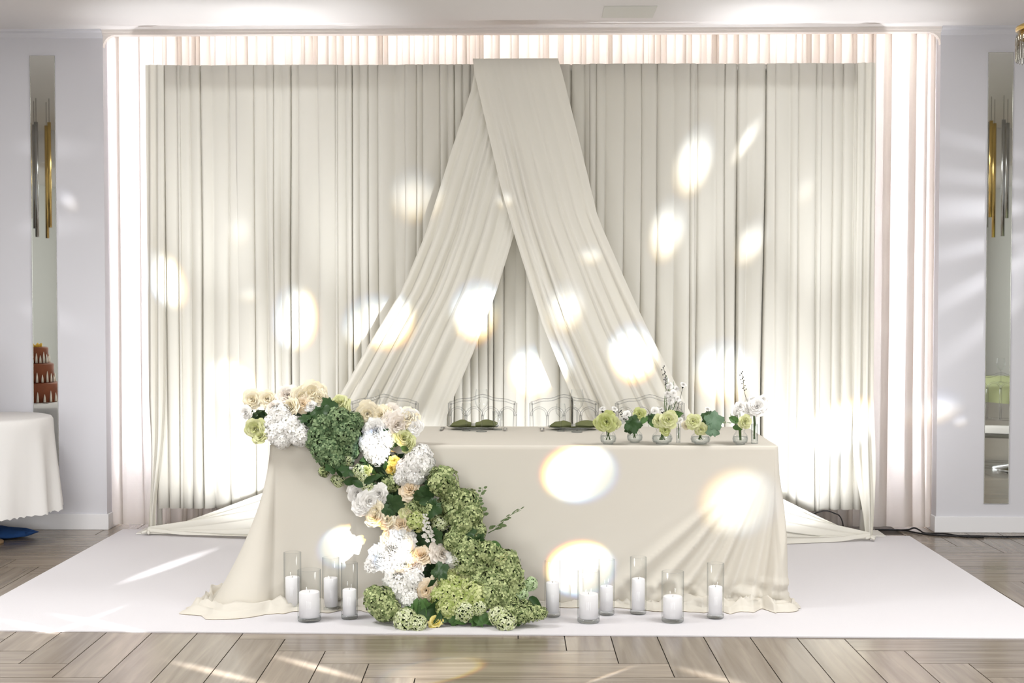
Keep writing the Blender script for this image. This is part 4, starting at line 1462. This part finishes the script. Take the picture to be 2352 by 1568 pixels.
def setting(cx, cy_, side):
    p = empty('glass_plate', (cx, cy_, T))
    m = MB()
    m.lathe([(0.0001, 0.004), (0.085, 0.004), (0.10, 0.007), (0.135, 0.016), (0.137, 0.018), (0.134, 0.019), (0.10, 0.010), (0.0001, 0.0075)], 40)
    m.build('plate', M['thick_glass'], p)
    m = MB()
    m.lathe([(0.082, 0.0), (0.085, 0.004), (0.08, 0.004), (0.078, 0.0)], 36)
    m.build('foot_ring', M['thick_glass'], p)
    tag(p, 'clear glass plate under a green napkin at the %s place' % side, 'plate', 'glass plates')
    n = empty('napkin', (cx, cy_, T + 0.012))
    m = MB()
    # a napkin pulled together in the middle, two limp rolls lying left and right
    r = random.Random(int(cx * 100) + 50)
    for sd in (-1, 1):
        m = MB()
        rows = []
        for j in range(13):
            t = j / 12
            cxx = sd * (0.012 + 0.108 * t)
            rad = 0.006 + 0.011 * math.sin(math.pi * min(1, t * 0.8 + 0.12)) ** 0.7
            row = []
            for i in range(20):
                a = 2 * math.pi * i / 20
                rr = rad * (1 + 0.30 * noise.noise((math.cos(a) * 1.5, math.sin(a) * 1.5, t * 3 + sd + cx)) + 0.12 * math.sin(3 * a + t * 5))
                row.append((cxx + 0.01 * math.sin(a) * t, 2.4 * rr * math.cos(a) + 0.012 * sd * math.sin(t * 3), max(0.0005, rr * (0.9 + math.sin(a)))))
            rows.append(row)
        m.grid(rows, close=True)
        m.add(rows[0], [tuple(range(20))])
        m.add(rows[-1], [tuple(range(19, -1, -1))])
        m.build('roll', M['napkin'], n)
    m = MB()
    rows = []
    for j in range(5):
        rows.append([((j / 4 - 0.5) * 0.26, (i / 8 - 0.5) * 0.09 * (1 - 0.5 * abs(j / 4 - 0.5)), 0.0006 + 0.003 * math.sin(i * 1.3 + j)) for i in range(9)])
    m.grid([[(x, y, max(0.0006, z)) for x, y, z in r_] for r_ in rows])
    m.build('under_fold', M['napkin'], n)
    tag(n, 'sage green napkin loosely rolled on the %s plate' % side, 'napkin', 'green napkins')
    for dx, nm, lb in ((-0.165, 'fork', 'steel fork left of the %s plate' % side), (0.17, 'knife', 'steel knife right of the %s plate' % side)):
        e = empty(nm, (cx + dx, cy_ - 0.01, T))
        m = MB()
        m.box(-0.006, 0.006, -0.10, 0.0, 0.001, 0.007)
        o = m.build('grip', M['silver'], e, smooth=False)
        bevel(o, 0.002)
        m = MB()
        if nm == 'knife':
            m.add([(-0.007, 0.0, 0.003), (0.007, 0.0, 0.003), (0.008, 0.06, 0.002), (0.0, 0.11, 0.002), (-0.007, 0.10, 0.002),
                   (-0.007, 0.0, 0.006), (0.007, 0.0, 0.006), (0.008, 0.06, 0.003), (0.0, 0.11, 0.003), (-0.007, 0.10, 0.003)],
                  [(0, 1, 2, 3, 4), (9, 8, 7, 6, 5), (0, 5, 6, 1), (1, 6, 7, 2), (2, 7, 8, 3), (3, 8, 9, 4), (4, 9, 5, 0)])
            m.build('blade', M['silver'], e, smooth=False)
        else:
            m.box(-0.004, 0.004, 0.0, 0.045, 0.002, 0.005)
            for q_ in range(4):
                m.box(-0.011 + q_ * 0.006, -0.008 + q_ * 0.006, 0.045, 0.095, 0.003, 0.006)
            m.box(-0.011, 0.010, 0.04, 0.05, 0.002, 0.006)
            m.build('tines', M['silver'], e, smooth=False)
        tag(e, lb, 'cutlery', 'cutlery on the head table')


SL, SR = (-0.176, 7.304, 0.766), (0.355, 7.290, 0.766)
setting(SL[0], SL[1], 'left')
setting(SR[0], SR[1], 'right')
GL = [((-0.208, 7.207, 0.766), 0.145, 0.027, 'small wine glass before the left plate'), ((-0.126, 7.161, 0.766), 0.222, 0.036, 'tall wine glass before the left plate'),
      ((0.287, 7.193, 0.766), 0.145, 0.027, 'small wine glass before the right plate'), ((0.370, 7.147, 0.766), 0.222, 0.036, 'tall wine glass before the right plate'),
      ((-0.686, 7.127, 0.766), 0.222, 0.036, 'tall wine glass peeking out behind the flower cascade')]
for (p, h, r, lab) in GL:
    wine_glass((p[0], p[1], T), h, r, lab)
# straight tumblers to the right of the left plate
t = empty('tumbler', ((-0.045, 7.258, 0.766)[0], (-0.045, 7.258, 0.766)[1], T))
MB().lathe([(0.024, 0.006), (0.027, 0.10), (0.0255, 0.10), (0.0245, 0.05)], 24).build('glass_wall', M['glass'], t)
MB().lathe([(0.0001, 0.0), (0.024, 0.0), (0.024, 0.006), (0.0001, 0.007)], 24).build('glass_base', M['thick_glass'], t)
tag(t, 'clear tumbler right of the left plate', 'glass')


# ------------------------------------------------------------------ small vases with posies along the right of the table
def bud_vase(base, r, h, lab, prof='bulb', group='small glass bud vases'):
    v = empty('bud_vase', base)
    m = MB()
    if prof == 'bulb':
        pr = [(r * 0.62, 0.004), (r * 0.9, h * 0.14), (r, h * 0.36), (r * 0.92, h * 0.58), (r * 0.62, h * 0.78), (r * 0.55, h * 0.86), (r * 0.68, h)]
        rib = lambda a, z: 1 + 0.035 * math.cos(12 * a)
    else:
        pr = [(r, 0.004), (r, h * 0.5), (r, h)]
        rib = None
    m.lathe(pr, 48, 0, 0, 0, rib)
    m.build('glass_body', M['glass'], v)
    m = MB()
    rb = pr[0][0]
    m.lathe([(0.0001, 0), (rb, 0), (rb, 0.006), (0.0001, 0.007)], 24)
    m.build('glass_base', M['thick_glass'], v)
    m = MB()
    if prof == 'bulb':
        m.lathe([(rb * 0.9, 0.009), (r * 0.86, h * 0.14), (r * 0.95, h * 0.36), (r * 0.9, h * 0.52), (0.0001, h * 0.52)], 24)
    else:
        m.lathe([(r * 0.93, 0.009), (r * 0.93, h * 0.6), (0.0001, h * 0.6)], 20)
    m.build('water', M['water'], v)
    tag(v, lab, 'vase', group)
    return v


def posy(base, h, items, lab, sprays=()):
    b = empty('posy', base)
    r = random.Random(len(lab) * 7 + len(items))
    B = Vector(base)
    for (k, p, rad) in items:
        q = Vector(p) - B
        flower(k, b, q, rad, (0.1 * r.uniform(-1, 1), -1, 0.25), r, 0.3)
        m = MB()
        mid = Vector((q.x * 0.25, 0.0, h * 0.95))
        e = Vector((-q.x * 0.12 + r.uniform(-0.006, 0.006), r.uniform(-0.006, 0.006), 0.012))
        m.tube([e, mid, q + Vector((0, 0.008, 0))], [0.0022, 0.002, 0.0018], 6)
        m.build('stem', M['stem'], b)
    for (k, a, c) in sprays:
        a, c = Vector(a) - B, Vector(c) - B
        if k == 'bud':
            m = MB()
            m.tube([a, a.lerp(c, 0.6) + Vector((0.002, 0, 0)), c], [0.0014, 0.0012, 0.001], 5)
            m.build('stem', M['dark_stem'], b)
            m = MB()
            d = (c - a).normalized()
            m.tube([c - d * 0.012, c - d * 0.004, c], [0.002, 0.006, 0.0065], 8)
            m.build('calyx', M['bud_dark'], b)
            flower('white_rose', b, c + d * 0.006, 0.017, d + Vector((0, -0.6, 0)), r, 0.2)
        elif k == 'twig':
            m = MB()
            pts = [a.lerp(c, t_) + Vector((0.004 * math.sin(t_ * 9), 0, 0)) for t_ in [q_ / 8 for q_ in range(9)]]
            m.tube(pts, 0.0012, 5)
            m.build('twig', M['dark_stem'], b)
            m = MB()
            for q_ in range(14):
                t_ = 0.55 + 0.45 * q_ / 13
                c0 = a.lerp(c, t_) + Vector((0.008 * math.sin(q_ * 2.1), 0.004 * math.cos(q_ * 1.7), 0.003 * math.cos(q_)))
                m.lathe([(0.0001, -0.0035), (0.0028, -0.001), (0.003, 0.001), (0.0001, 0.0045)], 6)
                for w in range(len(m.v) - 24, len(m.v)):
                    x_, y_, z_ = m.v[w]
                    m.v[w] = (x_ + c0.x, y_ + c0.y, z_ + c0.z)
            o = m.build('buds', M['bud_dark'], b)
            tag(o, kind='stuff')
        else:
            flower(k, b, (a + c) / 2, (c - a).length / 2, (c - a), r)
    tag(b, lab, 'flowers', 'posies in the small vases')
    return b


def S(px):
    return px * 6.6 / 3165


V = {'a': (0.503, 6.57, 0.766), 'b': (0.636, 6.653, 0.766), 'c': (0.761, 6.575, 0.766), 'd': (0.944, 6.579, 0.766), 'e': (1.131, 6.563, 0.766), 'f': (0.844, 6.637, 0.766), 'g': (1.205, 6.604, 0.766)}
bud_vase(V['a'], 0.038, 0.074, 'ribbed bud vase at the left end of the vase row')
bud_vase(V['b'], 0.037, 0.068, 'ribbed bud vase with the dark leaf posy, second in the vase row')
bud_vase(V['c'], 0.048, 0.074, 'wide ribbed vase below the tall white spray')
bud_vase(V['d'], 0.046, 0.066, 'wide low vase below the large blue-green leaf')
bud_vase(V['e'], 0.036, 0.072, 'ribbed bud vase at the right end of the table, beside the tall tube')
bud_vase(V['f'], 0.010, 0.115, 'slim glass tube with one thick stem, behind the wide ribbed vase', 'tube', 'glass tube vases')
bud_vase(V['g'], 0.017, 0.155, 'tall glass tube holding white roses near the right table corner', 'tube', 'glass tube vases')


def up(v, h):
    return (v[0], v[1], v[2] + h)


posy(up(V['a'], 0.008), 0.074, [('green_rose', (0.494, 6.500, 0.879), S(27)), ('green_rose', (0.462, 6.530, 0.868), S(16)), ('pale_rose', (0.527, 6.520, 0.869), S(17)), ('white_rose', (0.564, 6.550, 0.878), S(9))],
     'posy of full chartreuse roses in the leftmost bud vase', [('bud', (0.496, 6.550, 0.808), (0.475, 6.550, 0.928)), ('bud', (0.504, 6.550, 0.808), (0.531, 6.550, 0.928))])
posy(up(V['b'], 0.008), 0.068, [('dark_leaf', (0.617, 6.500, 0.868), S(24)), ('green_rose', (0.648, 6.540, 0.911), S(17)), ('white_rose', (0.590, 6.540, 0.908), S(11)), ('green_leaf', (0.668, 6.530, 0.882), S(14)), ('dark_leaf', (0.603, 6.540, 0.842), S(14))],
     'posy with a dark heart of leaves in the second bud vase', [('twig', (0.616, 6.550, 0.829), (0.558, 6.550, 0.924))])
posy(up(V['c'], 0.008), 0.074, [('pale_rose', (0.785, 6.500, 0.887), S(24)), ('pale_rose', (0.742, 6.530, 0.880), S(18)), ('green_rose', (0.767, 6.500, 0.840), S(15)), ('dark_leaf', (0.704, 6.540, 0.892), S(14)), ('white_rose', (0.724, 6.560, 0.923), S(11)), ('green_leaf', (0.831, 6.550, 0.912), S(14)), ('green_leaf', (0.714, 6.530, 0.864), S(13)), ('white_rose', (0.844, 6.560, 0.878), S(9)), ('white_rose', (0.795, 6.570, 1.043), S(9)), ('white_rose', (0.811, 6.560, 1.007), S(10)), ('white_rose', (0.779, 6.580, 1.072), S(7)), ('white_rose', (0.827, 6.580, 1.028), S(8)), ('white_rose', (0.798, 6.560, 0.973), S(10)), ('white_rose', (0.833, 6.570, 0.981), S(8)), ('white_rose', (0.784, 6.560, 1.005), S(8))],
     'posy of pale roses with a tall white spray in the wide ribbed vase',
     [('white_spike', (0.810, 6.570, 0.921), (0.778, 6.570, 1.093)), ('white_spike', (0.821, 6.580, 0.920), (0.813, 6.580, 1.064)), ('white_spike', (0.799, 6.560, 0.932), (0.786, 6.560, 1.025)), ('bud', (0.820, 6.570, 0.890), (0.859, 6.570, 1.043)), ('twig', (0.810, 6.570, 0.910), (0.762, 6.570, 1.135)), ('bud', (0.800, 6.570, 0.837), (0.758, 6.570, 0.923))])
posy(up(V['d'], 0.008), 0.066, [('pale_rose', (0.900, 6.500, 0.879), S(20)), ('pale_rose', (0.939, 6.500, 0.844), S(17)), ('grey_leaf', (0.997, 6.490, 0.884), S(25)), ('grey_leaf', (0.990, 6.480, 0.836), S(17)), ('dark_leaf', (0.977, 6.530, 0.893), S(20)), ('cream_rose', (0.873, 6.540, 0.859), S(12))],
     'posy of a pale rose and one large leaf in the wide low vase', [('bud', (0.947, 6.550, 0.809), (0.973, 6.550, 0.927)), ('sprig', (1.013, 6.540, 0.876), (1.106, 6.540, 0.868))])
posy(up(V['e'], 0.008), 0.072, [('pale_rose', (1.143, 6.500, 0.880), S(18)), ('white_rose', (1.129, 6.560, 0.945), S(15)), ('green_leaf', (1.102, 6.540, 0.882), S(16)), ('green_leaf', (1.113, 6.530, 0.846), S(12)), ('white_rose', (1.111, 6.550, 0.925), S(10))],
     'posy with a greenish white rose and a thin dark twig in the right bud vase', [('twig', (1.178, 6.580, 0.910), (1.135, 6.580, 1.108)), ('sprig', (1.127, 6.540, 0.841), (1.077, 6.540, 0.913))])
posy(up(V['f'], 0.008), 0.115, [('green_leaf', (0.834, 6.580, 0.899), S(12))], 'single thick stem with leaves in the slim glass tube')
posy(up(V['g'], 0.008), 0.155, [('white_rose', (1.207, 6.530, 0.947), S(24)), ('white_rose', (1.175, 6.560, 0.937), S(18)), ('white_rose', (1.238, 6.570, 0.977), S(13)), ('white_rose', (1.190, 6.580, 0.968), S(14))],
     'bunch of white roses in the tall glass tube by the table corner')

# ------------------------------------------------------------------ mirrors on the piers
for (x0, x1, lab) in ((-3.012, -2.86, 'tall narrow mirror on the left pier, above the white side table'), (2.95, 3.099, 'tall narrow mirror on the right pier, above the black cable')):
    e = empty('wall_mirror', ((x0 + x1) / 2, WY, 0.184))
    w = (x1 - x0) / 2
    H_ = 2.975 - 0.184
    MB().box(-w, w, -0.006, -0.001, 0, H_).build('mirror_pane', M['mirror'], e, smooth=False)
    m = MB()
    for (a, b, c, d) in ((-w - 0.003, -w, -0.003, H_ + 0.003), (w, w + 0.003, -0.003, H_ + 0.003), (-w, w, -0.003, 0), (-w, w, H_, H_ + 0.003)):
        m.box(a, b, -0.0075, -0.0005, c, d)
    m.build('edge_strip', M['mirror_edge'], e, smooth=False)
    tag(e, lab, 'mirror')

# ------------------------------------------------------------------ side table on the left with its lace-edged cloth
sx_, sy_, sr, sz_ = -3.115, 8.12, 0.375, 0.757
st = empty('side_table', (sx_, sy_, 0))
MB().lathe([(0.0001, sz_ - 0.03), (sr - 0.01, sz_ - 0.03), (sr - 0.006, sz_ - 0.005), (0.0001, sz_ - 0.005)], 36).build('tabletop', M['wood'], st)
MB().lathe([(0.0001, 0.0), (0.09, 0.0), (0.09, 0.012), (0.03, 0.04), (0.028, sz_ - 0.05), (0.10, sz_ - 0.03)], 24).build('pedestal', M['wood'], st)
tag(st, 'small side table hidden under the white cloth with a scalloped hem', 'table')
cl = empty('side_tablecloth', (sx_, sy_, 0))
m = MB()
n_ = 160
rows = [[(rr * math.cos(2 * math.pi * i / n_), rr * math.sin(2 * math.pi * i / n_), z) for i in range(n_)] for rr, z in ((0.02, sz_ + 0.002), (sr - 0.03, sz_ + 0.002), (sr - 0.006, sz_ - 0.004))]
for j in range(15):
    v = j / 14
    row = []
    for i in range(n_):
        a = 2 * math.pi * i / n_
        fo = 0.5 + 0.5 * math.sin(11 * a + 1.2 * math.sin(3 * a) + 0.4 * v)
        rr = sr + 0.004 + 0.020 * v ** 0.8 + 0.045 * v * fo ** 1.5
        hem = 0.012 * abs(math.sin(28 * a))
        row.append((rr * math.cos(a), rr * math.sin(a), lerp(sz_ - 0.02, 0.19 + hem, v)))
    rows.append(row)
m.grid(rows, close=True)
m.build('cloth', M['lace_cloth'], cl)
m = MB()
rows = []
for j in range(12):
    v = j / 11
    row = []
    for i in range(25):
        u = i / 24
        a = R(lerp(232, 300, u))
        fo = 0.5 + 0.5 * math.sin(11 * a + 1.2 * math.sin(3 * a) + 0.4 * v)
        vv = v * (0.55 - 0.20 * abs(2 * u - 1)) * 0.95
        rr = sr + 0.010 + 0.020 * vv ** 0.8 + 0.045 * vv * fo ** 1.5
        row.append((rr * math.cos(a), rr * math.sin(a), lerp(sz_ - 0.02, 0.19, vv)))
    rows.append(row)
m.grid(rows)
m.build('lace_overlay', M['lace'], cl)
tag(cl, 'white side tablecloth with lace overlay and scalloped hem beside the left pier', 'tablecloth')
# blue cloth bag lying on the floor below it
m = MB()
rows = []
for j in range(11):
    th = math.pi * j / 10
    row = []
    for i in range(28):
        a = 2 * math.pi * i / 28
        d = Vector((math.sin(th) * math.cos(a), math.sin(th) * math.sin(a), math.cos(th)))
        k = 1 + 0.18 * noise.noise(d * 2.5 + Vector((4, 0, 0))) + 0.06 * noise.noise(d * 7)
        row.append((d.x * 0.36 * k, d.y * 0.14 * k, max(0.001, 0.028 + d.z * 0.040 * k)))
    rows.append(row)
m.grid(rows, close=True)
o = m.build('blue_cloth', M['blue'], loc=(-3.272, 8.332, 0.000))
tag(o, 'crumpled blue cloth lying on the floor under the side table', 'cloth')

# brown tiered cake on the side table (it shows in the left mirror)
ck = empty('tiered_cake', (-3.25, 7.93, sz_ + 0.003))
for k, (r0, z0, z1) in enumerate(((0.155, 0.0, 0.13), (0.12, 0.13, 0.26), (0.085, 0.26, 0.37))):
    tr_ = MB().lathe([(0.0001, z0), (r0, z0), (r0, z1 - 0.008), (r0 - 0.008, z1), (0.0001, z1)], 32).build('tier', M['cake'], ck)
    m = MB()
    for i in range(22):
        a = 2 * math.pi * i / 22
        hh = 0.045 + 0.03 * ((i * 7) % 5) / 4
        p = Vector(((r0 + 0.004) * math.cos(a), (r0 + 0.004) * math.sin(a), z0 + 0.004))
        m.tube([p, p + Vector((0, 0, hh * 0.6)), p + Vector((0, 0, hh))], [0.009, 0.006, 0.001], 6)
    o = m.build('icing', M['icing'], tr_)
    tag(o, kind='stuff')
m = MB()
for i in range(8):
    a = i * 0.785
    m.tube([(0.03 * math.cos(a), 0.03 * math.sin(a), 0.37), (0.045 * math.cos(a), 0.045 * math.sin(a), 0.395)], [0.018, 0.004], 6)
m.build('sugar_flowers', M['yellow'], ck)
tag(ck, 'brown tiered cake with white icing, reflected in the left mirror', 'cake')

# ------------------------------------------------------------------ cables along the right baseboard
def cable(pts, r, lab, name='cable'):
    cu = [Vector(p) for p in pts]
    fine = []
    for i in range(len(cu) - 1):
        p0, p1, p2, p3 = cu[max(i - 1, 0)], cu[i], cu[i + 1], cu[min(i + 2, len(cu) - 1)]
        for k in range(6):
            t = k / 6
            fine.append(0.5 * ((2 * p1) + (-p0 + p2) * t + (2 * p0 - 5 * p1 + 4 * p2 - p3) * t * t + (-p0 + 3 * p1 - 3 * p2 + p3) * t ** 3))
    fine.append(cu[-1])
    o = MB().tube(fine, r, 8).build(name, M['cable'])
    tag(o, lab, 'cable')


cable([(2.289, 8.673, 0.006), (2.449, 8.660, 0.006), (2.528, 8.549, 0.006), (2.640, 8.473, 0.006), (2.870, 8.446, 0.006), (3.137, 8.436, 0.006), (3.9, 8.55, 0.006)], 0.0055, 'straight black cable lying on the floor along the right baseboard')
cable([(2.422, 8.659, 0.006), (2.479, 8.618, 0.016), (2.514, 8.600, 0.030), (2.541, 8.579, 0.020), (2.569, 8.544, 0.007), (2.683, 8.530, 0.007), (2.770, 8.423, 0.007), (2.885, 8.410, 0.007)], 0.005, 'kinked black cable end rising at the corner of the right pier')
cable([(1.80, 8.62, 0.008), (1.835, 8.52, 0.08), (1.841, 8.400, 0.139), (1.880, 8.385, 0.162), (1.928, 8.385, 0.168), (1.975, 8.385, 0.152), (2.005, 8.400, 0.136), (2.05, 8.52, 0.08), (2.08, 8.62, 0.008)], 0.004, 'short arched black cable at the hem of the backdrop')

# ------------------------------------------------------------------ crystal chandelier at the upper right, pendants and furniture of the hall (in the mirrors)
chd = empty('crystal_chandelier', (2.445, 6.2, ZC))
zc0 = 2.664 - ZC
zc1 = 2.514 - ZC
MB().tube([(0, 0, 0), (0, 0, zc0)], 0.008, 8).build('rod', M['gold'], chd)
MB().lathe([(0.0001, 0), (0.06, 0), (0.055, -0.02), (0.0001, -0.025)], 20).build('ceiling_rose', M['gold'], chd)
m = MB()
m.lathe([(0.135, zc0 + 0.012), (0.15, zc0 + 0.004), (0.15, zc0 - 0.012), (0.135, zc0 - 0.018), (0.135, zc0 + 0.012)], 36)
m.lathe([(0.125, zc0 - 0.028), (0.14, zc0 - 0.03), (0.14, zc0 - 0.045), (0.125, zc0 - 0.05), (0.125, zc0 - 0.028)], 36)
m.build('ring', M['gold'], chd)
for i in range(40):
    a = 2 * math.pi * i / 40
    x, y = 0.145 * math.cos(a), 0.145 * math.sin(a)
    MB().tube([(x, y, zc0 - 0.03), (x, y, zc0 - 0.05), (x, y, zc1 + 0.01), (x, y, zc1)], [0.002, 0.007, 0.007, 0.001], 6).build('crystal_drop', M['crystal'], chd)
tag(chd, 'gold ringed crystal chandelier cut by the right edge of the picture', 'chandelier')

for (x, y, lab) in ((-4.01, 5.6, 'gold and glass tube pendant reflected in the left mirror'), (4.04, 5.6, 'gold and glass tube pendant reflected in the right mirror')):
    e = empty('tube_pendant', (x, y, ZC))
    for k in range(7):
        a = k * 0.9
        px_, py_ = 0.12 * math.cos(a), 0.12 * math.sin(a)
        MB().tube([(px_, py_, 0), (px_, py_, -0.22)], 0.002, 5).build('wire', M['cable'], e)
        MB().tube([(px_, py_, -0.2), (px_, py_, -1.0 - 0.08 * (k % 3))], 0.016, 8).build('tube', M['gold'] if k % 2 else M['steel'], e)
    tag(e, lab, 'lamp', 'tube pendants of the hall')

c = copy_tree(ch0)
c.location = (3.66, 6.75, 0.0)
c.rotation_euler = (0, 0, R(200))
tag(c, 'clear chair with white cushion reflected in the right mirror', 'chair', 'clear chairs of the hall')
gt = empty('guest_table', (4.30, 5.45, 0))
MB().lathe([(0.0001, 0.74), (0.72, 0.74), (0.73, 0.75), (0.72, 0.76), (0.0001, 0.76)], 40).build('tabletop', M['wood'], gt)
MB().lathe([(0.25, 0.0), (0.25, 0.02), (0.04, 0.06), (0.04, 0.74)], 20).build('pedestal', M['steel'], gt)
tag(gt, 'round guest table reflected in the right mirror', 'table')
m = MB()
rows = [[(rr * math.cos(2 * math.pi * i / 90), rr * math.sin(2 * math.pi * i / 90), z) for i in range(90)] for rr, z in ((0.02, 0.764), (0.72, 0.764), (0.738, 0.752))]
for j in range(6):
    v = j / 5
    rows.append([((0.742 + 0.05 * v * (1 + math.sin(16 * a_))) * math.cos(a_), (0.742 + 0.05 * v * (1 + math.sin(16 * a_))) * math.sin(a_), lerp(0.74, 0.62, v)) for a_ in [2 * math.pi * i / 90 for i in range(90)]])
m.grid(rows, close=True)
o = m.build('guest_tablecloth', M['green_cloth'], loc=(4.30, 5.45, 0))
tag(o, 'pale green tablecloth reflected in the right mirror', 'tablecloth')
for k, (dx, dy) in enumerate(((-0.45, 0.1), (-0.30, 0.30), (-0.12, 0.42))):
    g = wine_glass((4.30 + dx, 5.45 + dy, 0.766), 0.2, 0.035, ('wine glass nearest the edge of the pale green table', 'middle wine glass of the three on the pale green table', 'wine glass farthest in on the pale green table')[k])
    g['group'] = 'wine glasses on the guest table'

bpy.context.view_layer.update()
